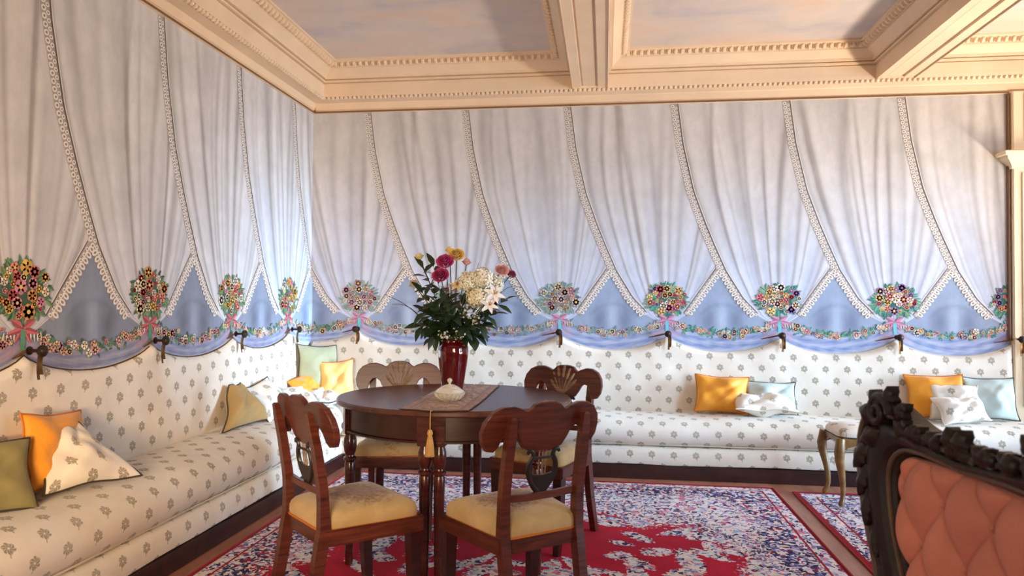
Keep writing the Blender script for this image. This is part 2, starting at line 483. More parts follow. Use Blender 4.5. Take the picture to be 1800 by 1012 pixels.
# ceiling: painted panels in coffers between plaster beams
ZB, ZC = 2.81, 3.045
MB().box((RX / 2, FY / 2, ZC + .05), (RX + .4, -FY + .4, .1)).build('ceiling', 'ceiling', smooth=False, **STR)
beamsX = [(2.095, 2.355), (4.235, 4.495), (6.375, 6.635)]
crossY = [(-3.26, -3.0), (-6.2, -5.94)]
def beam(x0, x1, y0, y1):
    """soffit with a sunk centre panel between two grooves"""
    mb = MB(); along_y = (y1 - y0) > (x1 - x0)
    a0, a1 = (x0, x1) if along_y else (y0, y1)
    b0, b1 = (y0, y1) if along_y else (x0, x1)
    w = a1 - a0
    prof = [(a0, ZC + .02), (a0, ZB), (a0 + w * .24, ZB), (a0 + w * .25, ZB + .018), (a0 + w * .29, ZB + .018), (a0 + w * .30, ZB + .010),
            (a0 + w * .66, ZB + .010), (a0 + w * .67, ZB + .018), (a0 + w * .71, ZB + .018), (a0 + w * .72, ZB), (a1, ZB), (a1, ZC + .02)]
    P = [[(a, b0, z) if along_y else (b0, a, z) for a, z in prof], [(a, b1, z) if along_y else (b1, a, z) for a, z in prof]]
    mb.grid(P, flip=along_y)
    n = len(prof)
    mb.f.append(tuple(range(n))); mb.f.append(tuple(range(n, 2 * n))[::-1])
    return mb.build('ceiling_beam', 'plaster', sharp=.3, **STR)
for x0, x1 in beamsX: beam(x0, x1, FY, -.145)
ys = [-.15, -3.0, -3.26, -5.94]
xs_ = [.15, 2.095, 2.355, 4.235, 4.495, 6.375]
for (y0, y1) in crossY[:1]:
    for i in range(0, 6, 2): beam(xs_[i], xs_[i + 1], y0, y1)
# frieze, fillets, cove and egg-and-dart run round every coffer
CP = [(0, 2.80), (.004, 2.900), (-.006, 2.901), (-.006, 2.907), (.020, 2.909), (.021, 2.921), (.008, 2.922), (.008, 2.929), (.034, 2.931), (.036, 2.946), (.052, 2.962), (.078, 2.985), (.088, 2.992), (.090, 3.002),
      (.108, 3.012), (.128, 3.022), (.138, 3.030), (.150, 3.032), (.152, 3.05)]
def sweep_rect(x0, x1, y0, y1, prof):
    P = []
    for sx, sy in ((0, 0), (1, 0), (1, 1), (0, 1)):
        P.append([((x1 - e) if sx else (x0 + e), (y1 - e) if sy else (y0 + e), z) for e, z in prof])
    return P
bead_me = None
def bead_mesh(rx, ry, rz, n=5, seg=6):
    return MB().lathe([(max(.0006, math.sin(PI * i / n)) * rx, -math.cos(PI * i / n) * rz) for i in range(n + 1)], seg=seg, sy=ry / rx)
def run_beads(mb, p0, p1, step, unit, nrm):
    p0, p1 = Vector(p0), Vector(p1); L = (p1 - p0).length; k = max(1, int(L / step)); t = (p1 - p0).normalized()
    nv = Vector(nrm); R = Matrix((t, nv, t.cross(nv))).transposed()
    for i in range(k):
        c = p0.lerp(p1, (i + .5) / k)
        mb.add([R @ Vector(v) + c for v in unit.v], unit.f)
egg = bead_mesh(.0175, .018, .023); dart = bead_mesh(.004, .012, .020, 4, 4); bead = bead_mesh(.0165, .018, .017, 5, 6)
nt = 1
for i in range(0, 6, 2):
    for (y1, y0) in ((ys[0], ys[1]), (ys[2], ys[3])):
        x0, x1 = xs_[i], xs_[i + 1]
        mb = MB(); mb.grid(np.array(sweep_rect(x0, x1, y0, y1, CP)), cu=True, flip=True)
        co = mb.build('trim_%d' % nt, 'plaster', sharp=.35, **STR); nt += 1
        if y1 > -1:
            e, z = .118, 3.012; me_ = MB(); a = Vector
            d = .7071
            for p0, p1, nn in (((x0 + e, y0 + e, z), (x0 + e, y1 - e, z), (d, 0, -d)), ((x1 - e, y0 + e, z), (x1 - e, y1 - e, z), (-d, 0, -d)),
                               ((x0 + e, y1 - e, z), (x1 - e, y1 - e, z), (0, -d, -d))):
                run_beads(me_, p0, p1, .048, egg, nn)
                t = (Vector(p1) - Vector(p0)).normalized() * .024
                run_beads(me_, Vector(p0) + t, Vector(p1) + t, .048, dart, nn)
            me_.build('egg_and_dart', 'plaster', co, kind='stuff')
# painted ceiling fields framed by a flat rim inside each coffer
# wall architrave + bead course below the coffers, along left and back walls
AP = [(0, 2.708), (.020, 2.710), (.022, 2.722), (.012, 2.728), (.026, 2.736), (.030, 2.778), (.036, 2.784), (.118, 2.788), (.122, 2.800), (.150, 2.806), (.152, 2.83)]
mb = MB(); mb.grid(np.array([[(e, FY, z) for e, z in AP], [(e, -e, z) for e, z in AP]]), flip=True)
arL = mb.build('trim_%d' % nt, 'plaster', sharp=.35, **STR); nt += 1
mb = MB(); mb.grid(np.array([[(e, -e, z) for e, z in AP], [(RX, -e, z) for e, z in AP]]), flip=True)
arB = mb.build('trim_%d' % nt, 'plaster', sharp=.35, **STR); nt += 1
for par, pts in ((arL, ((0.0045, FY, 2.716), (.0225, -.02, 2.716))), (arB, ((.02, -.0225, 2.716), (5.17, -.0225, 2.716)))):
    p0, p1 = Vector(pts[0]), Vector(pts[1]); p0.x = .0225 if par is arL else p0.x
    ln = p1 - p0
    MB().box((p0 + p1) / 2, (max(abs(ln.x), .006), max(abs(ln.y), .006), .012), bev=.002).build('lower_lip', 'lip', par, sharp=.4)
mb = MB(); run_beads(mb, (.134, -5.9, 2.797), (.134, -.134, 2.797), .035, bead, (d, 0, -d)); mb.build('bead_course', 'plaster', arL, kind='stuff')
mb = MB(); run_beads(mb, (.134, -.134, 2.797), (6.3, -.134, 2.797), .035, bead, (0, -d, -d)); mb.build('bead_course', 'plaster', arB, kind='stuff')

# pilaster that ends the mural
pil = MB().box((5.45, -.022, 1.36), (.54, .044, 2.72), bev=.006).build('pilaster', 'plaster_light', sharp=.4, **STR)
def ring_frame(mb, x0, x1, z0, z1, y, w, t):
    for a, b, c2, d2 in ((x0, x1, z0, z0 + w), (x0, x1, z1 - w, z1), (x0, x0 + w, z0 + w, z1 - w), (x1 - w, x1, z0 + w, z1 - w)):
        mb.box(((a + b) / 2, y, (c2 + d2) / 2), (b - a, t, d2 - c2), bev=.003)
mb = MB(); ring_frame(mb, 5.235, 5.66, .5, 2.14, -.048, .016, .012); mb.build('shaft_moulding', 'plaster_light', pil, sharp=.4)
mb = MB(); ring_frame(mb, 5.255, 5.64, 2.36, 2.70, -.048, .014, .012); mb.build('attic_moulding', 'plaster', pil, sharp=.4)
cpf = [(.002, 2.165), (.014, 2.17), (.016, 2.185), (.026, 2.20), (.050, 2.222), (.066, 2.236), (.070, 2.250), (.092, 2.256), (.096, 2.276), (.086, 2.284), (.002, 2.288)]
P = [[(5.72 + e, .0, z) for e, z in cpf], [(5.72 + e, -.044 - e, z) for e, z in cpf], [(5.18 - e, -.044 - e, z) for e, z in cpf], [(5.18 - e, .0, z) for e, z in cpf]]
MB().grid(P, flip=False).build('capital', 'plaster_light', pil, sharp=.35, fix=True)
mb = MB()
for k in range(9):
    a = 2 * PI * k / 9
    mb.add([Vector((5.45 + .09 * math.cos(a), -.05, 2.53 + .11 * math.sin(a))) + Vector(v) * 2.4 for v in egg.v], egg.f)
for k in range(6):
    mb.add([Vector((5.30 + .012 * (k % 2), -.05, 2.42 + .045 * k)) + Vector(v) * 1.3 for v in egg.v], egg.f)
mb.build('carved_rosette', 'gilt', pil)
# mural frame bead at the right edge
MB().box((5.166, -.012, 1.83), (.016, .024, 1.74), bev=.004).build('trim_%d' % nt, 'lip', sharp=.4, **STR); nt += 1
# dark nail-head bracket at the inner corner of the cornice
MB().box((.024, -.024, 2.745), (.014, .014, .05), bev=.003).build('corner_pin', 'lip', arB, sharp=.4)
# wooden skirting behind the sofas is hidden; floor border strip
# ------------------------------------------------------------------ painted mural
HK = [-4.435, -3.63, -2.825, -2.02, -1.217, -.412, .408, 1.2, 1.998, 2.803, 3.612, 4.41, 5.203]
FRZ = [1.06, 1.12, 1.235, 1.44, 1.65, 1.80, 2.04, 2.39, 2.712]
FRU = [.752, .638, .53, .405, .315, .255, .17, .092, .05]
REZ = [1.06, 1.12, 1.30, 1.47]
REU = [.05, .14, .265, .385]
def fru(z): return interp(z, FRZ, FRU)
def reu(z): return interp(z, REZ, REU)
ZAP = 1.45
def wp(w, z, off):
    return (off, w, z) if w < 0 else (w, -off, z)
def wall_of(w): return wall_left if w < 0 else wall_back
rng = np.random.RandomState(7)
def lerp3(a, b, t): return tuple(a[i] + (b[i] - a[i]) * t for i in range(3))
WMAX = 5.158
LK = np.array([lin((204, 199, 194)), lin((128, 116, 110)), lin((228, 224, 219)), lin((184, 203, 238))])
def fold_field(seed):
    r = np.random.RandomState(seed)
    L = []
    for q in np.concatenate([np.linspace(-.70, .70, 11) + r.uniform(-.05, .05, 11), r.uniform(-.74, .75, 6)]):
        L.append((q, r.uniform(.010, .026), r.uniform(.25, .95), r.uniform(-.16, .16), r.uniform(.4, 1.1)))
    return L
QN = 210
for k in range(1, len(HK)):
    h0, h1 = HK[k - 1], HK[k]
    zs = np.concatenate([np.linspace(2.712, 1.455, 56), np.linspace(1.45, 1.06, 36)])
    L = fold_field(100 + k); nz_ = len(zs)
    FR = np.array([fru(z) for z in zs]); SP = (.805 - FR) / .755 * (h1 - h0) / .805
    QB = np.array([(f if z >= ZAP else reu(z)) for f, z in zip(FR, zs)]) / np.maximum(SP, .06)
    q = np.minimum(np.linspace(-.755, .735, QN)[None, :], QB[:, None])
    w = h1 + q * SP[:, None]
    low = zs < 1.12
    tz = ((2.712 - zs) / 1.652)[:, None] * np.ones((1, QN))
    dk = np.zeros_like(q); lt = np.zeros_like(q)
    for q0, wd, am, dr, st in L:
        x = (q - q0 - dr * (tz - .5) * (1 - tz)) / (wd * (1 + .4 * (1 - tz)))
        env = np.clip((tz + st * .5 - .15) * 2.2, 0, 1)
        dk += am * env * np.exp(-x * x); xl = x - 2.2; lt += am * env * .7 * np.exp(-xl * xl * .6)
    cool_light = (.25 if h1 < -.5 else .72) * np.clip((tz - .25) / .75, 0, 1) ** 1.2  # cool window light painted into the lower curtains, weaker on the left wall
    base = LK[0] * (1 - cool_light)[..., None] + LK[3] * cool_light[..., None]
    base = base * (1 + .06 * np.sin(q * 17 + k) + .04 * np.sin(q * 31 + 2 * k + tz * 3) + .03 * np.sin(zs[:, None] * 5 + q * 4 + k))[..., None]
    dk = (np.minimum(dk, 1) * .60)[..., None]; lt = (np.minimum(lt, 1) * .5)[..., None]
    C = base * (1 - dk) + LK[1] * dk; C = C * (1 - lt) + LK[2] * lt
    w = np.minimum(w, WMAX); Zz = zs[:, None] * np.ones((1, QN)); o_ = np.full_like(w, .0015)
    P = np.where((w < 0)[..., None], np.stack([o_, w, Zz], -1), np.stack([w, -o_, Zz], -1))
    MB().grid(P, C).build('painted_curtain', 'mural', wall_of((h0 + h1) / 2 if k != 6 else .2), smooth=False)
# sky and balustrade glimpsed between the curtains, then the draped valance
def gar_z(s): return 1.075 - .105 * (4 * s * (1 - s)) ** .8
def swl(k): return .115 if HK[k] > 0 else .095
def zhook(w): return .985 + (.004 if w < 0 else -.008 * w / 2.5)
def swag_bot(k, s): return zhook(HK[k] * (1 - s) + HK[k + 1] * s) - .012 - swl(k) * (4 * s * (1 - s)) ** .75
def ztop(w):
    for k in range(len(HK) - 1):
        if HK[k] <= w <= HK[k + 1]:
            return swag_bot(k, (w - HK[k]) / (HK[k + 1] - HK[k]))
    return swag_bot(0, 0)
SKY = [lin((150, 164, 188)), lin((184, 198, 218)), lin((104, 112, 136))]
SKYL = [lin((136, 144, 160)), lin((160, 168, 190)), lin((92, 94, 108))]  # greyer left-wall sky: partly its own paint, partly warm light put into the colour
for k in range(0, len(HK) - 1):
    h0, h1 = HK[k], HK[k + 1]; mid = (h0 + h1) / 2
    n, mmm = 26, 34
    P = np.zeros((n, mmm, 3)); C = np.zeros((n, mmm, 3))
    for i in range(n):
        s = .06 + .88 * i / (n - 1); w = h0 + s * (h1 - h0)
        top = 1.46 - abs(w - (h0 + .395)) * .9
        for j in range(mmm):
            z = gar_z(s) + (top - gar_z(s)) * j / (mmm - 1)
            P[i, j] = wp(min(w, WMAX), z, .0006)
            x = (w - h0 - .4)
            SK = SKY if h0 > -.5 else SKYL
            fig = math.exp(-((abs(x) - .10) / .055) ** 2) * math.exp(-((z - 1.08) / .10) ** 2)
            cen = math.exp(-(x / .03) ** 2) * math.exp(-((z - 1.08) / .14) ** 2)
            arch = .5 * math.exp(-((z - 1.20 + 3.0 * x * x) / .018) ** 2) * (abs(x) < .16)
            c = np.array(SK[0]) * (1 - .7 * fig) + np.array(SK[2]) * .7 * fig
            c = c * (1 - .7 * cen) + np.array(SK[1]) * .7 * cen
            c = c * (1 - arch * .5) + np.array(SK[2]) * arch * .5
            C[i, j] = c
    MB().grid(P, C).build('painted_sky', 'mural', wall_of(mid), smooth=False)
    n, mmm = 60, 26
    P = np.zeros((n, mmm, 3)); C = np.zeros((n, mmm, 3)); r = np.random.RandomState(300 + k)
    ph = r.uniform(0, 6, 6)
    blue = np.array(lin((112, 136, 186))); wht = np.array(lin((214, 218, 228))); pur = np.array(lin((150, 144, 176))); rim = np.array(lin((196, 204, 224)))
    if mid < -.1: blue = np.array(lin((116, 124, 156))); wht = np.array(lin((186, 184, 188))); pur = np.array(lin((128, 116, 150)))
    for i in range(n):
        s = i / (n - 1); w = h0 + s * (h1 - h0)
        zt, zb = gar_z(s) + .012, swag_bot(k, s)
        for j in range(mmm):
            v = j / (mmm - 1)
            P[i, j] = wp(min(w, WMAX), zt + (zb - zt) * v, .0026)
            f1 = .5 + .5 * math.sin(v * 16 + ph[0] + 1.6 * math.sin(s * 5 + ph[1]))
            f2 = .5 + .5 * math.sin(v * 29 + ph[2] + 2.2 * math.sin(s * 4 + ph[3]) + s * 3)
            sh = .5 + .5 * math.sin(s * 9 + ph[4] + v * 2)
            mo = .5 + .5 * math.sin(s * 37 + 3 * math.sin(v * 9 + ph[5])) * math.sin(v * 21 + s * 11 + ph[0]); f1 = .6 * f1 + .5 * mo
            c = blue * (1 - .6 * f1) + wht * .6 * f1
            c = c * (1 - .35 * sh * f2) + pur * .35 * sh * f2
            edge = math.exp(-((v - .96) / .03) ** 2)
            c = c * (1 - .7 * edge) + rim * .7 * edge
            e3 = math.exp(-((v - 1.0) / .012) ** 2); c = c * (1 - .6 * e3) + np.array(lin((120, 96, 84))) * .6 * e3
            pk = .55 * math.exp(-((v - .55) / .22) ** 2) * (math.exp(-((s - .93) / .06) ** 2) + math.exp(-((s - .07) / .05) ** 2))
            c = c * (1 - pk) + np.array(lin((198, 150, 168))) * pk
            C[i, j] = c
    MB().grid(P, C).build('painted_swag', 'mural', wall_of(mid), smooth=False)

# fringe: guipure of little rings down each curtain edge with a corded line beside it
def arcpts(f, z0, z1, n=80):
    P = [(f(z), z) for z in np.linspace(z0, z1, n)]
    D = [0]
    for a, b in zip(P[:-1], P[1:]): D.append(D[-1] + math.hypot(b[0] - a[0], b[1] - a[1]))
    return P, D
CL = lin((222, 215, 206)); CD = lin((140, 128, 122)); CM = lin((164, 153, 145)); CB = lin((104, 92, 86))
def fringe(mb, f, z0, z1, side, loops):
    P, D = arcpts(f, z0, z1); T = D[-1]
    def at(sd):
        x = interp(sd, D, [p[0] for p in P]); z = interp(sd, D, [p[1] for p in P])
        x2 = interp(min(sd + .01, T), D, [p[0] for p in P]); z2 = interp(min(sd + .01, T), D, [p[1] for p in P])
        x1 = interp(max(sd - .01, 0), D, [p[0] for p in P]); z1_ = interp(max(sd - .01, 0), D, [p[1] for p in P])
        tx, tz = x2 - x1, z2 - z1_; l = math.hypot(tx, tz) or 1
        return x, z, tx / l, tz / l
    n = 60
    # backing band, then two cord lines
    for (o0, o1, off, cc) in ((-.026, .016, .0032, CM), (.022, .0265, .0036, CB), (.0285, .034, .0036, CL)):
        rows = []
        for i in range(n + 1):
            x, z, tx, tz = at(T * i / n); nx, nz = (-tz, tx)
            if side < 0: nx, nz = -nx, -nz
            rows.append([wp(min(x + nx * o0, WMAX), z + nz * o0, off), wp(min(x + nx * o1, WMAX), z + nz * o1, off)])
        mb.grid(rows, cc)
    step = .033; k = int(T / step)
    for i in range(k):
        for row, (o, rr) in enumerate(((-.016, .0150), (.0065, .0115))):
            sd = (i + .5 + .5 * row) * step
            if sd > T: continue
            x, z, tx, tz = at(sd); nx, nz = (-tz, tx)
            if side < 0: nx, nz = -nx, -nz
            cx, cz = x + nx * o, z + nz * o
            if cx > WMAX - .01: continue
            vs_ = []; sg = 8
            el = 1.5 if (row == 0 and loops(z)) else 1.0
            for (q, off) in ((1.0, .0042), (.42, .0046)):
                for a in range(sg):
                    an = 2 * PI * a / sg
                    du, dn = math.cos(an) * rr * q * .92, math.sin(an) * rr * q * el
                    vs_.append(wp(cx + tx * du + nx * dn, cz + tz * du + nz * dn, off))
            fs = [(a, (a + 1) % sg, sg + (a + 1) % sg, sg + a) for a in range(sg)]
            mb.add(vs_, fs, CL)
            mb.add(vs_[sg:], [tuple(range(sg))], CD)
for k in range(0, len(HK) - 1):
    mb = MB()
    fringe(mb, lambda z: HK[k] + fru(z), 2.705, 1.12, 1, lambda z: z < 1.43)
    if HK[k + 1] < WMAX + .1 and k >= 0:
        fringe(mb, lambda z: HK[k + 1] + reu(z), 1.455, 1.12, -1, lambda z: True) if HK[k + 1] + .4 < WMAX else None
    mb.build('painted_fringe', 'mural_relief', wall_of(HK[k] + .35), smooth=False)
# right-hand return fringe of the very first panel in view is included above

# bouquets, garlands and ribbons
PAL_F = [lin(c) for c in ((206, 96, 84), (226, 176, 66), (236, 214, 176), (224, 130, 104), (188, 62, 58), (238, 222, 204), (214, 140, 60), (216, 128, 146))]
PAL_R = [lin(c) for c in ((218, 110, 122), (232, 196, 130), (240, 226, 210), (226, 150, 120), (200, 84, 92), (236, 200, 190), (222, 172, 110), (150, 110, 160))]
GRN = [lin(c) for c in ((66, 120, 78), (92, 142, 92), (44, 92, 64), (110, 150, 84))]
TEAL = [lin(c) for c in ((74, 150, 130), (104, 176, 156), (50, 116, 108), (120, 170, 130))]
def flat_leaf(mb, w, z, ang, ln, wd, col, off):
    c, s_ = math.cos(ang), math.sin(ang); pts = ((0, 0), (.35, .5), (.7, .38), (1, 0), (.7, -.38), (.35, -.5))
    vs_ = [wp(min(w + c * a * ln - s_ * b * wd, WMAX), z + s_ * a * ln + c * b * wd, off + (.0006 if i in (0, 3) else 0)) for i, (a, b) in enumerate(pts)]
    dk = tuple(x * .6 for x in col)
    mb.add(vs_, [(0, 3, 2, 1), (0, 5, 4, 3)][:1], dk); mb.add(vs_, [(0, 5, 4, 3)], col)
def flat_flower(mb, w, z, r, col, off, rs):
    n = rs.randint(5, 8); a0 = rs.uniform(0, 6)
    for p in range(n):
        a = a0 + 2 * PI * p / n; sh = rs.uniform(.72, 1.12)
        cc = tuple(min(1, x * sh) for x in col)
        px, pz = w + math.cos(a) * r * .55, z + math.sin(a) * r * .55
        if px > WMAX: continue
        vs_ = [wp(min(px + math.cos(a + t) * r * .5, WMAX), pz + math.sin(a + t) * r * .5, off) for t in np.linspace(0, 2 * PI, 8)[:-1]]
        mb.add(vs_, [tuple(range(7))], cc)
    vs_ = [wp(min(w + math.cos(t) * r * .3, WMAX), z + math.sin(t) * r * .3, off + .0008) for t in np.linspace(0, 2 * PI, 7)[:-1]]
    mb.add(vs_, [tuple(range(6))], tuple(x * .72 for x in col) if rs.rand() < .6 else lin((226, 190, 110)))
for k, h in enumerate(HK):
    rs = np.random.RandomState(50 + k); mb = MB(); pal = PAL_F if h < 0 else PAL_R; gr = GRN if h < 0 else TEAL
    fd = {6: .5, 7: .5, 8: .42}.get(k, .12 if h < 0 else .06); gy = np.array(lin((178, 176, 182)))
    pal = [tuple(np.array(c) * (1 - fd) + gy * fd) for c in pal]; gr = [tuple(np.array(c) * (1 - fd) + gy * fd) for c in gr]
    cz = 1.232; A, B = .150, .125
    if h > 1.0: A = .165; B = .115
    for (bq, bo) in ((.80, .0046), (.55, .0047)):
        vs_ = [wp(min(h + math.cos(t) * A * bq * (1 + .1 * math.sin(5 * t + k)), WMAX), cz + math.sin(t) * B * bq * (1 + .1 * math.sin(4 * t)), bo) for t in np.linspace(0, 2 * PI, 25)[:-1]]
        mb.add(vs_, [tuple(range(24))], tuple(x * .75 for x in gr[2]))
    for i in range(110):
        a = rs.uniform(0, 2 * PI); q = rs.uniform(.30, 1.0) ** .6
        w, z = h + math.cos(a) * A * q * .85, cz + math.sin(a) * B * q * .85
        flat_leaf(mb, w, z, a + rs.uniform(-.7, .7), rs.uniform(.035, .06), rs.uniform(.014, .024), gr[rs.randint(4)], .005 + .0003 * rs.rand())
    spots = []
    for i in range(200):
        a = rs.uniform(0, 2 * PI); q = math.sqrt(rs.rand()) * .86
        w, z = h + math.cos(a) * A * q, cz + .008 + math.sin(a) * B * q
        r = rs.uniform(.012, .034)
        if all(math.hypot(w - s0[0], z - s0[1]) > (r + s0[2]) * .72 for s0 in spots):
            spots.append((w, z, r)); flat_flower(mb, w, z, r, pal[rs.randint(len(pal))], .0062 + .0006 * rs.rand(), rs)
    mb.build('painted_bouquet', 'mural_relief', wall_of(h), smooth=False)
    # ribbon, bow and stem ends above the hook
    mb = MB(); rib = lin((196, 104, 112)) if h < 0 else lin((206, 140, 170)); st = lin((88, 150, 120)) if h < 0 else lin((110, 190, 200))
    for sx in (-1, 1):
        for (x, z, a, l, wd) in ((0, 1.085, .5, .07, .03), (0, 1.08, -.25, .085, .025), (.01, 1.07, -1.0, .06, .018)):
            flat_leaf(mb, h + sx * x, z, a if sx > 0 else PI - a, l, wd, rib, .0066)
    vs_ = [wp(min(h + x, WMAX), z, .0064) for x, z in ((-.014, 1.08), (.014, 1.08), (.010, .995), (-.010, .995))]
    mb.add(vs_, [(0, 1, 2, 3)], st)
    for i in range(-5, 6):
        if i == 0: continue
        flat_leaf(mb, h + i * .017 + (.006 if i > 0 else -.006), 1.085 - abs(i) * .003, -PI / 2 + i * .02, .052, .011, CL, .0058)
    mb.build('painted_ribbon', 'mural_relief', wall_of(h), smooth=False)
    if k < len(HK) - 1:
        mb = MB()
        for i in range(230):
            s = rs.uniform(.07, .93); w = h + s * (HK[k + 1] - h); z = gar_z(s) + rs.normal(0, .012) + .012
            if i < 130: flat_leaf(mb, w, z, rs.uniform(0, 6.3), rs.uniform(.022, .040), rs.uniform(.010, .017), gr[rs.randint(4)], .0052)
            elif i % 3 == 0: flat_flower(mb, w, z, rs.uniform(.011, .023), tuple(min(1, x * .75 + .2) for x in pal[rs.randint(len(pal))]), .006 + .0005 * rs.rand(), rs)
        mb.build('painted_garland', 'mural_relief', wall_of(h + .4), smooth=False)
# ------------------------------------------------------------------ the two built-in sofas
def sofa(side):
    """side 'L' runs along the left wall, 'B' along the back wall; mitred in the corner"""
    if side == 'L':
        root = thing('sofa', 'long leaf-patterned sofa built along the wall beside the orange and olive cushions, warm toned', 'sofa', (.25, -2.6, 0))
        L = 5.1; up = .024; pos = lambda a, s, z: (a, -s, z)
    else:
        root = thing('sofa', 'long pale leaf-patterned sofa along the back wall behind the table and stool', 'sofa', (2.6, -.25, 0))
        L = 5.62; up = 0.0; pos = lambda a, s, z: (s, -a, z)
    N = 150
    def extr(prof, n=N, wob=0.0, s0=None, seed=0, close_end=True, st0=None):
        r = np.random.RandomState(seed); ph = r.uniform(0, 6, 6)
        P = []; U = []; acc = [0]
        for p, q in zip(prof[:-1], prof[1:]): acc.append(acc[-1] + math.hypot(q[0] - p[0], q[1] - p[1]))
        for i in range(n):
            t = i / (n - 1); row = []; ur = []
            for (a, z), u in zip(prof, acc):
                b = a if st0 is None else st0
                s = b + (L - b) * t
                wz = wob * (math.sin(s * 3.1 + ph[0]) + .6 * math.sin(s * 7.3 + ph[1] + a * 9) + .4 * math.sin(s * 13 + ph[2])) * min(1, a / .1)
                wa = wob * .5 * (math.sin(s * 4.3 + ph[3]) + .5 * math.sin(s * 11 + ph[4])) * (1 if a > .3 else 0)
                row.append(pos(a + wa, s, z + wz)); ur.append((s, u))
            P.append(row); U.append(ur)
        return P, U
    fl = side == 'L'
    # plinth
    P, U = extr([(.02, .004), (.462, .004), (.462, .094), (.02, .094)], 2)
    mb = MB().grid(P, uv=U, flip=fl); n4 = 4
    mb.f.append((4, 5, 6, 7) if fl else (7, 6, 5, 4)); mb.f.append((3, 2, 1, 0) if fl else (0, 1, 2, 3))
    wparent(mb.build('plinth', 'plinth', sharp=.3, fix=True), root)
    # base
    bp = [(.03, .097), (.440, .097), (.450, .101), (.456, .125), (.455, .17), (.444, .204), (.425, .216), (.03, .216)]
    P, U = extr(bp, 60, .0025, seed=1)
    mb = MB().grid(P, uv=U, flip=fl); b = 59 * len(bp)
    mb.f.append(tuple(range(b, b + len(bp))) if fl else tuple(range(b, b + len(bp)))[::-1])
    wparent(mb.build('seat_base', 'fabric', sharp=.8, fix=True), root)
    # mattress cushion
    cp = [(.03, .222), (.395, .222), (.425, .232), (.450, .258), (.462, .292), (.458, .330), (.440, .364), (.408, .388), (.36, .402), (.28, .412), (.18, .416), (.09, .412), (.03, .404)]
    cp = [(a, z + up * (z - .222) / .18) for a, z in cp]
    P, U = extr(cp, 170, .0042, seed=2)
    mb = MB().grid(P, uv=U, flip=fl); b = 169 * len(cp)
    mb.f.append(tuple(range(b, b + len(cp))))
    cu = wparent(mb.build('seat_cushion', 'fabric', sharp=.9, fix=True), root)
    pm = MB().tube([pos(.428 + .002 * math.sin(i), .44 + (L - .44) * i / 60, .230) for i in range(61)], .0045, 6)
    o = pm.build('piping', 'piping_light', cu)
    # backrest with the scalloped top that follows the painted swags
    w0, w1 = (.235, L) if side == 'L' else (.03, 5.19)
    n, mm = (260, 26); P = []; U = []; top = []; r = np.random.RandomState(5)
    sg = -1 if side == 'L' else 1
    zb = .40 + up
    for i in range(n):
        s = w0 + (w1 - w0) * i / (n - 1); zt = ztop(sg * s); row = []; ur = []
        de = min(s - w0, w1 - s); er = min(1.0, math.sqrt(max(0, de) / .04)) if de < .04 else 1.0
        if side == 'B' and s < .5: er = 1.0
        for j in range(mm):
            v = j / (mm - 1); z = zb + (zt - zb) * v
            a = (.064 - .030 * v) * er
            if v > .95: a *= math.sqrt(max(0.0, 1 - ((v - .95) / .05) ** 2)) * .85 + .15
            a += .0022 * math.sin(s * 9 + z * 5) * (1 - v) * er + .0012 * math.sin(s * 23 + z * 11) * er
            if side == 'L' and de < .10 and s - w0 < .10:
                z = zb + (zt - .05 * (1 - (s - w0) / .10) ** 2 - zb) * v
            row.append(pos(a + .004, s, z)); ur.append((s, z))
        row.append(pos(.002, s, row[-1][2])); ur.append(ur[-1])
        P.append(row); U.append(ur)
    wparent(MB().grid(P, uv=U, flip=fl).build('backrest', 'fabric', sharp=1.2, fix=True), root)
    # cord along the scallop
    pts = [P[i][-2] for i in range(0, n, 2)]
    pts = [(p[0] + (.003 if side == 'L' else 0), p[1] - (0 if side == 'L' else .003), p[2]) for p in pts]
    wparent(MB().tube(pts, .0035, 5).build('edge_cord', 'brass' if side == 'L' else 'piping_light'), root)
    return root
sofaL = sofa('L'); sofaB = sofa('B')

# ------------------------------------------------------------------ curtain hooks
ORD = ['first', 'second', 'third', 'fourth', 'fifth', 'sixth', 'seventh']
def hook(w, label):
    z = zhook(w) + .004
    p = wp(w, z, .03)
    root = thing('curtain_hook', label, 'hook', wp(w, z, 0), PI / 2 if w < 0 else 0, 'brass curtain hooks at the sofa peaks')
    # local frame: -y points into the room
    mb = MB(); R = Matrix.Rotation(PI / 2, 3, 'X')
    mb.lathe([(.018, 0), (.018, .004), (.007, .007), (.0065, .05)], (0, -.0355, 0), 14, R)
    mb.build('stem', 'iron', root)
    mb = MB().lathe([(.0005, .052), (.012, .052), (.021, .056), (.025, .064), (.024, .071), (.017, .073), (.015, .078), (.009, .081), (.0005, .083)], (0, -.030, 0), 18, R)
    mb.build('knob', 'iron', root, sharp=.5)
    # folded brass strap hanging under the knob
    for dx, ln, tw in ((.004, .105, .2), (.016, .085, -.3)):
        rows = []
        for i in range(9):
            t = i / 8; rows.append([(dx + e * .0075 + .004 * math.sin(3 * t), -.080 + .01 * math.sin(t * 3) + e * tw * .006, -.012 - ln * t) for e in (-1, 1)])
        a = np.array(rows); b = a + np.array([0, .0025, 0])
        mb = MB().grid(a).grid(b, flip=True).grid([a[:, 0], b[:, 0]]).grid([a[:, 1], b[:, 1]])
        mb.build('strap', 'brass', root)
    # bracket arm that runs back to the left under the valance
    fx = .55 if w < 0 else 1.35
    rows = [Vector((-.10 * fx, -.010, -.030)), Vector((-.06 * fx, -.018, -.018)), Vector((-.02, -.030, -.003)), Vector((0, -.040, 0))]
    MB().tube(rows, [.002, .005, .006, .006], 8).build('bracket_arm', 'brass', root)
    return root
left_w = [w for w in HK if -3 < w < 0][::-1]
right_w = [w for w in HK if w > 0]
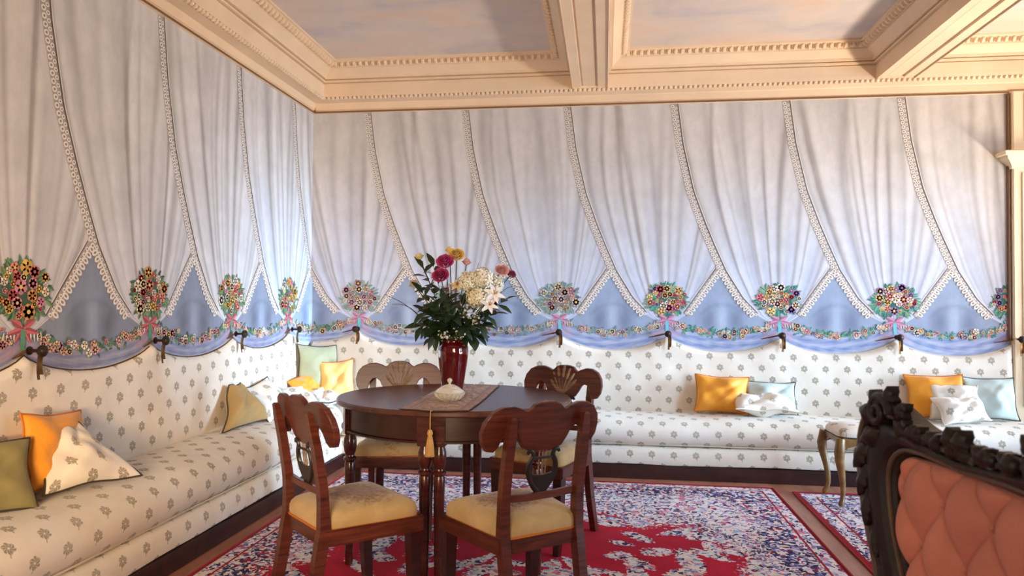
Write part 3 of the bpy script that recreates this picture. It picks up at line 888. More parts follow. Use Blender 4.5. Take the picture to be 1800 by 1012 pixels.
for i, w in enumerate(left_w): hook(w, 'brass curtain hook on the warm toned side wall, %s from the room corner' % ORD[i])
for i, w in enumerate(right_w): hook(w, 'brass curtain hook on the long back wall, %s from the room corner' % ORD[i])

# ------------------------------------------------------------------ cushions
def cushion(label, loc, w, h, T, yaw, tilt, rollz, mat, pip, seed, taper=0.0, shear=0.0, puff=1.0, sag=.0, name='cushion'):
    root = thing(name, label, 'cushion', loc, 0, 'scatter cushions on the sofas')
    Mx = Matrix.Rotation(math.radians(yaw), 3, 'Z') @ Matrix.Rotation(math.radians(-tilt), 3, 'X') @ Matrix.Rotation(math.radians(rollz), 3, 'Y')
    r = np.random.RandomState(seed); ph = r.uniform(0, 6, 10)
    n = 26
    def pt(a, b, side):
        pin = .10
        x = w / 2 * a * (1 - pin * (1 - b * b) * abs(a)) * (1 - taper * (b + 1) / 2) + shear * w * (b + 1) / 2; z = h / 2 * b * (1 - pin * (1 - a * a) * abs(b))
        th = T / 2 * (max(0, 1 - a * a) ** .55) * (max(0, 1 - b * b) ** .55) * (1 + .12 * math.sin(3 * a + ph[0]) * math.sin(2.6 * b + ph[1]))
        wr = .006 * (math.sin(7 * a + 5 * b + ph[2]) + math.sin(-6 * a + 8 * b + ph[3])) * (1 - a * a) * (1 - b * b)
        d = (a * a + b * b)
        cr = -.006 * math.exp(-((a - b * .8 - .2 * math.sin(ph[4])) / .09) ** 2) * (1 - a * a) * (1 - b * b) * 2
        y = side * (th * puff + (wr + cr) * (1 if T > .05 else .5))
        bend = sag * (x * x) / (w * w / 4)
        wob = .008 * math.sin(5 * a + ph[5]) + .008 * math.sin(4 * b + ph[6])
        return Mx @ Vector((x, y + bend + wob, z + h / 2))
    mb = MB(); rr = np.sin(np.linspace(-PI / 2, PI / 2, n)) * .5 + np.linspace(-1, 1, n) * .5
    for side in (-1, 1):
        P = [[pt(a, b, side) for b in rr] for a in rr]
        U = [[(a * w / 2 + seed * .031, b * h / 2 + seed * .017) for b in rr] for a in rr]
        mb.grid(P, uv=U, flip=(side > 0))
    # settle it: clear of both backrests, resting on the seat
    mn = [min(p[i] for p in mb.v) for i in range(3)]; mx = [max(p[i] for p in mb.v) for i in range(3)]
    x, y, z = loc
    x += max(0, .052 - (x + mn[0])); y -= max(0, (y + mx[1]) + .052)
    seat = .436 if x < .5 and y < -.47 else .410
    z += max(0, seat - .010 - (z + mn[2]))
    root.location = (x, y, z)
    mb.build('cover', mat, root, sharp=2.0)
    rim = [pt(a, -1, -1) for a in rr] + [pt(1, b, -1) for b in rr[1:]] + [pt(a, 1, -1) for a in rr[::-1][1:]] + [pt(-1, b, -1) for b in rr[::-1][1:]]
    MB().tube(rim, .0048, 6).build('piping', pip, root)
    return root
# on the left sofa, nearest group
zL = .44; zB2 = .414
cushion('olive green cushion leaning back beside the orange silk one, nearest end of the sofa', (.18, -3.21, zL), .40, .27, .12, 78, 24, 8, 'olive', 'piping', 1)
cushion('orange silk cushion propped upright between olive and leaf-patterned cushions', (.17, -2.80, zL + .01), .36, .30, .13, 96, 14, 6, 'orange', 'piping_orange', 2)
cushion('cream leaf-patterned cushion slumped against the orange cushion, edge piped dark', (.30, -2.77, zL + .01), .41, .30, .14, 74, 40, 3, 'fabric', 'piping', 3, .55, -.16)
# on the left sofa, behind the nearer chair
cushion('tan silk cushion with dark piping, slumped to a triangle on its corner', (.19, -1.37, zL + .01), .50, .27, .13, 86, 26, 0, 'tan', 'piping', 4, .78, .06)
cushion('leaf-patterned cushion with dark piping just behind the tan cushion', (.15, -.98, zL + .005), .38, .28, .11, 88, 36, -8, 'fabric', 'piping', 5)
cushion('small leaf-patterned cushion lying behind the shield-shaped chair back', (.24, -.74, zL), .34, .30, .12, 80, 64, 6, 'fabric', 'piping', 6)
cushion('leaf-patterned cushion lying flat in the sofa corner below the yellow one', (.34, -.40, zB2 + .045), .34, .30, .10, 60, 78, 0, 'fabric', 'piping', 7)
# in the corner
cushion('sage green cushion standing highest in the sofa corner', (.10, -.165, zB2 + .10), .36, .36, .12, 62, 8, 4, 'sage', 'piping', 8)
cushion('deep orange cushion on its side in the corner, under the yellow one', (.20, -.36, zB2 + .015), .30, .25, .10, 74, 24, -14, 'orange', 'piping_orange', 9)
cushion('yellow silk cushion standing upright in the sofa corner beside the table', (.33, -.24, zB2 + .02), .27, .32, .11, 22, 9, -4, 'yellow', 'piping_orange', 10)
# on the back sofa
cushion('orange silk cushion beside a pale and a patterned one, middle of the back sofa', (3.17, -.17, zB2 + .01), .38, .27, .13, -4, 16, 2, 'orange', 'piping_orange', 11)
cushion('pale grey-green cushion leaning at the back behind the flat patterned one', (3.52, -.14, zB2 + .01), .36, .24, .12, 4, 22, 2, 'pale_sage', 'piping', 12)
cushion('white leaf-patterned cushion lying flat in front of the orange cushion', (3.46, -.345, zB2 + .055), .44, .27, .13, 4, 76, 2, 'fabric', 'piping_light', 13)
cushion('orange silk cushion behind the two white patterned ones near the pilaster', (4.63, -.13, zB2 + .005), .38, .31, .12, -2, 14, -1, 'orange', 'piping_orange', 14)
cushion('white leaf-patterned cushion standing against the orange cushion near the pilaster', (4.70, -.24, zB2 + .005), .30, .26, .11, -10, 20, 2, 'fabric', 'piping_light', 15)
cushion('white leaf-patterned cushion slumped lowest in front near the pilaster', (4.75, -.315, zB2 + .01), .34, .20, .12, 10, 34, -5, 'fabric', 'piping_light', 16)
cushion('pale blue-green cushion with dark piping at the end by the pilaster', (4.98, -.145, zB2 + .005), .34, .30, .11, -2, 15, 0, 'pale_sage', 'piping', 17)

# ------------------------------------------------------------------ rugs
def rug(label, x0, x1, y0, y1, seed, red_field, name='rug'):
    root = thing(name, label, 'rug', ((x0 + x1) / 2, (y0 + y1) / 2, 0))
    stp = .0125; nx = int((x1 - x0) / stp) + 1; ny = int((y1 - y0) / stp) + 1
    X, Y = np.meshgrid(np.linspace(x0, x1, nx), np.linspace(y0, y1, ny), indexing='ij')
    r = np.random.RandomState(seed)
    Z = .008 + .0008 * np.sin(X * 40) * np.sin(Y * 37)
    cx, cy = (x0 + x1) / 2, (y0 + y1) / 2
    dxe = np.minimum(X - x0, x1 - X); dye = np.minimum(Y - y0, y1 - Y); de = np.minimum(dxe, dye)
    Z = np.where(de < .02, .002 + de / .02 * .006, Z)
    R_ = np.zeros_like(X); G = np.zeros_like(X); B = np.zeros_like(X)
    if red_field:
        u = np.abs(X - cx); v = np.abs(Y - cy)
        A = np.arctan2(v / 1.35, u)
        rad = np.hypot(u, v / 1.35)
        lobe = 1.17 + .07 * np.cos(A * 8) + .045 * np.cos(A * 20 + 1) + .02 * np.cos(A * 44)
        R_ = np.clip(.5 + (lobe - rad) * 3.2, 0, 1)
        R_ = np.maximum(R_, 0)
        # floral sprays floating in the red field, mirrored both ways
        for i in range(64):
            px, py = r.uniform(0, 1.15), r.uniform(0, 1.75); a = r.uniform(0, PI)
            l, wd = r.uniform(.07, .17), r.uniform(.03, .065)
            ca, sa = math.cos(a), math.sin(a)
            e = (((u - px) * ca + (v - py) * sa) / l) ** 2 + ((-(u - px) * sa + (v - py) * ca) / wd) ** 2
            R_ = np.where(e < 1.6, np.minimum(R_, np.clip(.35 + (e - .6) * .6, 0, 1)), R_)
        # centre medallion
        R_ = np.where(rad < .34, np.minimum(R_, np.clip((rad - .24) * 10, 0, 1)), R_)
        G = np.clip(.5 + (.30 - de) * 4, 0, 1) * np.clip((de - .06) * 12, 0, 1)
        G = np.maximum(G, .55 * np.clip(1 - np.abs(rad - 1.28) * 6, 0, 1))
        G += .25 * np.sin(X * 9 + 1) * np.sin(Y * 8)
        B = np.where((de < .018) | ((de > .085) & (de < .093)) , 1.0, 0)
    else:
        G = np.clip(.45 + .3 * np.sin(X * 14) * np.sin(Y * 11) + .25 * np.sin(de * 60), 0, 1)
        B = np.where(((de > .004) & (de < .035)) | ((de > .11) & (de < .122)), 1.0, 0)
    R_ = np.clip(R_, 0, 1); G = np.clip(G, 0, 1)
    P = np.stack([X, Y, Z], -1); C = np.stack([R_, G, B], -1); U = np.stack([X, Y], -1)
    wparent(MB().grid(P, C, U).build('pile', 'rug', sharp=3), root)
    # bound edge
    rim = [(x0, y0, .0062), (x1, y0, .0062), (x1, y1, .0062), (x0, y1, .0062), (x0, y0, .0062)]
    pts = []
    for a, b in zip(rim[:-1], rim[1:]):
        for i in range(20): pts.append(tuple(Vector(a).lerp(Vector(b), i / 20)))
    pts.append(rim[-1])
    mb = MB().tube(pts, .0055, 6)
    t = NT('rug_binding_' + str(seed)); t.set(col=L4((148, 34, 44)), rough=.9)
    wparent(mb.build('binding', t.m), root)
    return root
rug('large red medallion carpet with navy and white florals under the table', .555, 3.43, -5.0, -.60, 11, True)
rug('smaller navy and white floral rug with red border under the stool', 3.535, 5.2, -3.2, -.675, 12, False)

# ------------------------------------------------------------------ table: two half-moons pushed together
TC = Vector((1.622, -2.045)); TRX, TRY = .562, .505; SEAM = .004
table = thing('dining_table', 'round dark mahogany table on turned legs carrying the red vase', 'table', (TC.x, TC.y, 0))
def half_outline(rx, ry, sgn, gap=.0012, n=40):
    x0 = SEAM + sgn * gap
    a0 = math.acos(max(-1, min(1, x0 / rx)))
    if sgn > 0: angs = np.linspace(-a0, a0, n)
    else: angs = np.linspace(a0, 2 * PI - a0, n)
    return [(rx * math.cos(a), ry * math.sin(a)) for a in angs]
for sg in (-1, 1):
    MB().prism(half_outline(TRX, TRY, sg), lambda x, y, t: (x, y, t), .724, .750, .006).build('tabletop', 'table_wood', table, sharp=.5)
    MB().prism(half_outline(TRX - .035, TRY - .035, sg), lambda x, y, t: (x, y, t), .612, .7235).build('apron', 'mahogany', table, sharp=.5)
    o2 = half_outline(TRX - .029, TRY - .029, sg)
    MB().tube([(x, y, .617) for x, y in o2], .006, 6).build('apron_bead', 'mahogany', table)
leg_prof = [(.0165, .010), (.0175, .03), (.019, .10), (.0215, .25), (.0235, .42), (.0245, .465), (.021, .475), (.029, .482), (.029, .492), (.021, .498), (.020, .505),
            (.026, .520), (.030, .545), (.029, .575), (.0215, .600), (.020, .608), (.029, .612), (.029, .622)]
lp = []
for sg in (-1, 1):
    lp += [(SEAM + sg * .031, -(TRY - .055)), (SEAM + sg * .030, TRY - .055)]
lp += [((TRX - .05) * math.cos(math.radians(a)), (TRY - .05) * math.sin(math.radians(a))) for a in (213, 150, 327, 38)]
for x, y in lp:
    mb = MB().lathe(leg_prof, (x, y, 0), 18)
    a = math.atan2(y, x) if abs(x - SEAM) > .04 else 0
    mb.box((x, y, .660), (.058, .058, .122), Matrix.Rotation(a, 3, 'Z'), .003)
    mb.build('leg', 'leg_wood', table, sharp=.5)

# ------------------------------------------------------------------ runner, dish, vase
rn = thing('table_runner', 'brown and gold brocade runner laid across the table with a tassel', 'runner', (1.637, -2.05, .752))
nx, ny = 30, 120
P = np.zeros((ny, nx, 3)); C = np.zeros((ny, nx, 3)); U = np.zeros((ny, nx, 2)); P2 = np.zeros((ny, nx, 3))
for i in range(ny):
    for j in range(nx):
        s = j / (nx - 1); t = i / (ny - 1)
        yf = -.475 - .035 * (1 - abs(2 * s - 1)); yb = .43
        x = -.148 + .295 * s + .006 * math.sin(t * 5); y = yf + (yb - yf) * t
        z = .0035 + .0008 * math.sin(x * 60 + t * 30)
        P[i, j] = (x, y, z); P2[i, j] = (x, y, .0004); U[i, j] = (x, y)
        d1 = min(s, 1 - s) * .295; d2 = min(t, 1 - t) * .9; dd = min(d1, d2)
        C[i, j] = ((.012 < dd < .034) * 1.0, (dd < .010 or .036 < dd < .043) * 1.0, 0)
mb = MB().grid(P, C, U).grid(P2, C, U, flip=True)
for k in (0, -1): mb.grid([P[k], P2[k]], (0, 1, 0)); mb.grid([P[:, k], P2[:, k]], (0, 1, 0))
mb.build('cloth', 'runner', rn, sharp=3)
ry = -.510
MB().tube([(0.0, ry, .003), (.0, ry - .012, .0035), (0, ry - .019, -.004), (0, ry - .02, -.02), (0, ry - .02, -.075)], .0022, 6).build('cord', 'tassel', rn)
mb = MB().lathe([(.001, -.070), (.007, -.072), (.011, -.080), (.012, -.088), (.008, -.096), (.0075, -.099), (.012, -.112), (.015, -.14), (.0165, -.176), (.001, -.176)], (0, ry - .02, 0), 16)
for k in range(16):
    a = 2 * PI * k / 16
    mb.tube([(.008 * math.cos(a), ry - .02 + .008 * math.sin(a), -.098), (.0145 * math.cos(a), ry - .02 + .0145 * math.sin(a), -.14), (.017 * math.cos(a), ry - .02 + .017 * math.sin(a), -.18)], [.002, .0024, .002], 4)
mb.build('tassel', 'tassel', rn)

dish = thing('sugar_dish', 'small cut glass dish with a knobbed lid on the runner', 'dish', (1.648, -2.27, .756))
mb = MB().lathe([(.001, 0), (.026, 0), (.030, .003), (.044, .010), (.058, .022), (.066, .034), (.069, .040), (.065, .040), (.056, .024), (.030, .010), (.001, .008)], seg=36)
mb.build('bowl', 'glass', dish, sharp=.5)
lid = MB().lathe([(.001, .076), (.020, .074), (.040, .064), (.055, .052), (.066, .0425), (.066, .0405), (.001, .0405)], seg=36).build('lid', 'glass', dish, sharp=.5)
MB().lathe([(.006, .074), (.005, .080), (.009, .086), (.012, .093), (.009, .100), (.001, .104)], seg=16).build('knob', 'glass', lid)
bp = MB()
for k in range(18):
    a = 2 * PI * k / 18
    bp.tube([(r_ * math.cos(a), r_ * math.sin(a), z_) for r_, z_ in ((.034, .0045), (.05, .013), (.063, .028), (.0695, .039))], [.002, .004, .005, .003], 5)
bp.build('cut_ribs', 'glass', dish)

VX, VY, VZ = 1.583, -1.905, .756
vase = thing('flower_vase', 'tall glossy oxblood red vase standing on the table runner', 'vase', (VX, VY, VZ))
vp = [(.001, .0), (.046, .0), (.049, .004), (.051, .02), (.060, .07), (.069, .13), (.0745, .175), (.076, .20), (.074, .222), (.068, .236), (.060, .243), (.057, .25), (.060, .256), (.056, .257), (.052, .248), (.060, .235), (.066, .20), (.055, .10), (.040, .03), (.001, .02)]
def sq(mb):  # gently faceted body
    out = []
    for x, y, z in mb.v:
        a = math.atan2(y, x); k = 1 + .035 * math.cos(6 * a)
        out.append((x * k, y * k, z))
    mb.v = out; return mb
sq(MB().lathe(vp, seg=48)).build('body', 'vase', vase, sharp=.9)
# ------------------------------------------------------------------ flowers, each stem a thing of its own
CAMR = Vector((.991, .131, 0)); CAMF = Vector((-.131, .991, 0))
def fpos(px, py, d):
    k = (3.55 - d) / 1239.6
    return Vector((VX, VY, 0)) + CAMR * ((px - 798) * k) - CAMF * d + Vector((0, 0, VZ + (688 - py) * k))
def frame_of(nrm):
    z = Vector(nrm).normalized(); x = z.orthogonal().normalized(); y = z.cross(x)
    return Matrix((x, y, z)).transposed()
def add_leaf(mb, p, dirv, nrm, ln, wd, curl=.2, col=(.1, .2, .1)):
    d = Vector(dirv).normalized(); n = Vector(nrm); n = (n - d * n.dot(d)); n = n.normalized() if n.length > 1e-4 else d.orthogonal().normalized()
    b = d.cross(n); P = []
    for i, (t, w) in enumerate(((0, .06), (.2, .62), (.45, 1.0), (.72, .72), (.9, .32), (1, .02))):
        c = Vector(p) + d * ln * t - n * (curl * ln * t * t)
        P.append([c - b * wd * w * .5 + n * wd * .12 * w, c, c + b * wd * w * .5 + n * wd * .12 * w])
    mb.grid(P, col)
def add_rose(mb, c, nrm, r, col, seed, open_=1.0):
    R = frame_of(nrm); rs = np.random.RandomState(seed)
    for ring, (n, rad, hgt, lean) in enumerate(((6, .96, .62, .75), (6, .78, .80, .50), (5, .56, .95, .30), (4, .36, 1.02, .15), (3, .18, 1.05, .05))):
        for k in range(n):
            a0 = 2 * PI * (k + .5 * ring) / n + rs.uniform(-.15, .15); hw = PI / n * 1.25
            P = []; sh = rs.uniform(.80, 1.10) * (1 - .07 * ring) + .0
            for i in range(4):
                v = i / 3; row = []
                for j in range(5):
                    u = j / 4 * 2 - 1; a = a0 + u * hw
                    rr = r * rad * (.35 + .65 * v ** .7) * (1 - .12 * u * u * v) * (1 + .10 * lean * v ** 3 * open_)
                    h = r * hgt * 1.1 * v - r * .28 * lean * max(0, v - .6) * 2 - r * .10 * u * u * v + r * .02 * rs.randn()
                    row.append(Vector(c) + R @ Vector((rr * math.cos(a), rr * math.sin(a), h)))
                P.append(row)
            cc = tuple(min(1, x * sh) for x in col)
            mb.grid(P, cc)
def add_floret(mb, c, nrm, r, col, rs):
    R = frame_of(nrm); a0 = rs.uniform(0, 6)
    for k in range(4):
        a = a0 + k * PI / 2; sh = rs.uniform(.82, 1.05); cc = tuple(min(1, x * sh) for x in col)
        q = [(0, 0, 0), (r * .6 * math.cos(a - .5), r * .6 * math.sin(a - .5), r * .12), (r * math.cos(a), r * math.sin(a), -r * .05), (r * .6 * math.cos(a + .5), r * .6 * math.sin(a + .5), r * .12)]
        mb.add([Vector(c) + R @ Vector(p) for p in q], [(0, 1, 2, 3)], cc)
def stem_path(head, rs, n=9):
    base = Vector((VX + rs.uniform(-.02, .02), VY + rs.uniform(-.02, .02), VZ + .13)); neck = Vector((VX + (head.x - VX) * .13, VY + (head.y - VY) * .13, VZ + .262))
    mid = neck.lerp(head, .5) + Vector((0, 0, .02))
    return [Vector(p) for p in spline([base, neck, mid, head], n)]
cnt = [0]
def flower(name, label, px, py, d, r, col, kind, leaves=2, group='flowers in the red vase'):
    cnt[0] += 1; rs = np.random.RandomState(900 + cnt[0])
    h = fpos(px, py, d); root = thing(name, label, 'flower', (VX, VY, VZ + .1), 0, group)
    col = lin(col); path = stem_path(h, rs)
    wparent(MB().tube(path, .0026, 5).build('stem', 'stem', root), root)
    out = (h - Vector((VX, VY, VZ + .32))); nrm = out.normalized() * .45 + Vector((0, 0, .30)) - CAMF * .9
    mb = MB()
    if kind == 'rose': add_rose(mb, h, nrm, r, col, cnt[0])
    elif kind == 'bud': add_rose(mb, h, out + Vector((0, 0, .2)), r, col, cnt[0], .2)
    elif kind == 'hydrangea':
        N_ = 90
        for i in range(N_):
            y = 1 - 2 * (i + .5) / N_; a = i * 2.39996
            dv = Vector((math.sqrt(1 - y * y) * math.cos(a), math.sqrt(1 - y * y) * math.sin(a), y))
            rr = r * rs.uniform(.70, 1.15)
            add_floret(mb, h + dv * rr, dv + Vector(rs.uniform(-.35, .35, 3)), r * .46, col, rs)
        add_rose(mb, h, nrm, r * .55, tuple(x * .8 for x in col), 1)
    elif kind == 'lily':
        R = frame_of(nrm)
        for k in range(6):
            a = 2 * PI * k / 6; dv = R @ Vector((math.cos(a), math.sin(a), .55 if k % 2 else .4))
            add_leaf(mb, h, dv, nrm, r * 1.35, r * .62, .35, tuple(x * rs.uniform(.9, 1.02) for x in col))
        for k in range(5):
            a = 2 * PI * k / 5; mb.tube([h, h + R @ Vector((.25 * r * math.cos(a), .25 * r * math.sin(a), r * .8))], [.0012, .0022], 4, lin((206, 160, 60)))
    elif kind == 'spray':
        for i in range(34):
            dv = Vector(rs.normal(0, 1, 3)).normalized(); q = h + dv * r * rs.uniform(.4, 1.1)
            add_floret(mb, q, dv - CAMF * .6, r * .17, col, rs)
            mb.tube([h - out.normalized() * r * .4, q], .0008, 3, lin((92, 110, 60)))
    wparent(mb.build('bloom', 'petal', root, sharp=3), root)
    if leaves:
        for k in range(leaves):
            p = path[4 + k % 4]; a = rs.uniform(0, 6.28)
            mbl = MB(); add_leaf(mbl, p, Vector((math.cos(a), math.sin(a), rs.uniform(-.1, .6))), (0, 0, 1), rs.uniform(.05, .075), rs.uniform(.022, .034))
            wparent(mbl.build('leaf', 'leaf', root, sharp=3), root)
    return root
CREAM = (254, 250, 228); WHITE = (254, 252, 246)
flower('rose', 'yellow rose at the very top of the vase bouquet', 803, 453, .0, .042, (248, 212, 132), 'rose')
flower('rose', 'small yellow rosebud beside the top yellow rose', 790, 446, -.02, .028, (250, 224, 150), 'bud', 0)
flower('peony', 'magenta peony just below the yellow rosebud', 784, 464, .03, .046, (208, 80, 144), 'rose', 1)
flower('peony', 'deeper pink peony under the magenta one, above dark leaves', 777, 487, .05, .044, (196, 72, 124), 'rose', 1)
flower('rosebud', 'pale pink bud between the yellow rose and the cream hydrangea', 820, 466, .0, .028, (230, 168, 160), 'bud', 1)
flower('carnation', 'pink carnation high above the white blooms on the far side', 882, 478, .01, .036, (244, 188, 184), 'rose', 1)
flower('carnation', 'small mauve carnation outermost beside the pink carnation', 899, 484, .0, .024, (176, 96, 132), 'rose', 0)
flower('rosebud', 'cream bud on a tall stem above the rose leaves', 738, 457, .0, .028, (236, 222, 164), 'bud', 1)
flower('rosebud', 'second cream bud lower on its tall stem, nearly closed', 730, 505, .0, .030, (220, 196, 160), 'bud', 0)
flower('hydrangea', 'cream hydrangea head under the pale pink bud', 826, 493, .06, .046, CREAM, 'hydrangea', 1)
flower('hydrangea', 'largest cream hydrangea head in the middle of the pale blooms', 851, 487, .07, .050, (255, 252, 234), 'hydrangea', 1)
flower('hydrangea', 'creamy yellow hydrangea low among the pale blooms', 842, 518, .10, .046, (252, 244, 212), 'hydrangea', 1)
flower('hydrangea', 'cream hydrangea behind the white lilies', 868, 500, .0, .044, CREAM, 'hydrangea', 1)
flower('lily', 'white lily facing forward beside the hydrangeas', 872, 514, .09, .042, WHITE, 'lily', 1)
flower('lily', 'white lily drooping just below the other lily', 864, 532, .12, .036, WHITE, 'lily', 1)
flower('lily', 'small cream lily half hidden behind the dark leaves', 806, 500, .07, .028, (226, 206, 170), 'lily', 1)
for i, (px, py, lab) in enumerate(((824, 544, 'spray of tiny white flowers under the creamy yellow hydrangea'), (840, 556, 'spray of tiny white flowers under the drooping lily'),
                                   (812, 582, 'lowest spray of tiny white flowers, over the vase rim'), (785, 588, 'sparse spray of tiny white flowers among the low dark leaves'))):
    flower('gypsophila', lab, px, py, .11, .036, (240, 240, 226), 'spray', 0)
def branch(label, tip, d, n, ll, lw, name='leafy_branch', droop=0.0, mat='leaf'):
    cnt[0] += 1; rs = np.random.RandomState(700 + cnt[0])
    h = fpos(tip[0], tip[1], d); root = thing(name, label, 'foliage', (VX, VY, VZ + .1), 0, 'greenery in the red vase')
    path = stem_path(h, rs, 12)
    wparent(MB().tube(path, list(np.linspace(.003, .0012, 12)), 5).build('stem', 'stem', root), root)
    for k in range(n):
        t = .30 + .70 * (k + 1) / n; i = min(10, int(t * 11)); p = path[i].lerp(path[i + 1], t * 11 - i)
        ax = (path[i + 1] - path[i]).normalized(); a = k * 2.4 + rs.uniform(-.4, .4)
        R = frame_of(ax); sd = R @ Vector((math.cos(a), math.sin(a), 0))
        dv = sd * .8 + ax * .65 + Vector((0, 0, -droop)) if k < n - 1 else ax
        mb = MB(); add_leaf(mb, p, dv, (sd * -.3 + Vector((0, 0, 1)) - CAMF * .5), ll * rs.uniform(.75, 1.1), lw * rs.uniform(.8, 1.1), rs.uniform(.1, .4))
        wparent(mb.build('leaf', mat, root, sharp=3), root)
    return root
BR = [((744, 472), .02, 'rose branch whose tip leaf stands at the upper edge of the greenery'), ((762, 470), .0, 'rose branch with pointed leaves beside the magenta peony'),
      ((746, 515), .06, 'leafy branch below the nearly closed cream bud'), ((748, 545), .08, 'leafy branch reaching out halfway down the greenery'),
      ((742, 572), .06, 'low leafy branch reaching outward over the table'), ((764, 592), .08, 'lowest leafy branch hanging at the vase shoulder'),
      ((772, 530), .12, 'leafy branch in front of the deeper pink peony stem'), ((792, 520), .12, 'dark leafy branch at the centre of the bouquet'),
      ((800, 548), .13, 'dark leafy branch low at the centre front'), ((822, 572), .10, 'leafy branch between the white sprays'),
      ((852, 572), .06, 'low leafy branch under the drooping lily'), ((868, 552), .05, 'leafy branch under the forward lily'),
      ((888, 528), .03, 'leafy branch beyond the white lilies'), ((842, 592), .06, 'lowest leafy branch on the lily side'),
      ((780, 560), -.05, 'leafy branch at the back above the rim'), ((815, 535), -.06, 'leafy branch at the back behind the hydrangeas'), ((760, 550), -.05, 'leafy branch at the back behind the low leaves')]
for i, (tip, d, lab) in enumerate(BR): branch(lab, tip, d, 15, .080, .044, droop=.15)
def blade(label, tip, d, mat, bend):
    cnt[0] += 1; rs = np.random.RandomState(400 + cnt[0]); h = fpos(tip[0], tip[1], d)
    root = thing('grass_blade', label, 'foliage', (VX, VY, VZ + .1), 0, 'greenery in the red vase')
    path = stem_path(h, rs, 14)
    for i in range(8, 14): path[i] += Vector((0, 0, bend * (i - 8) / 5 * (13 - i) / 2.5))
    wparent(MB().tube(path, list(np.linspace(.003, .0012, 14)), 5).build('stem', mat, root), root)
blade('thin brown twig sticking out sideways over the sofa', (676, 520), .0, 'twig', .02)
blade('thin brown twig just below the other twig', (690, 536), .02, 'twig', .05)
blade('green grass blade curling over beyond the lilies', (918, 505), .02, 'stem', .10)
blade('short grass blade poking up between yellow rose and hydrangea', (842, 462), .0, 'stem', .0)

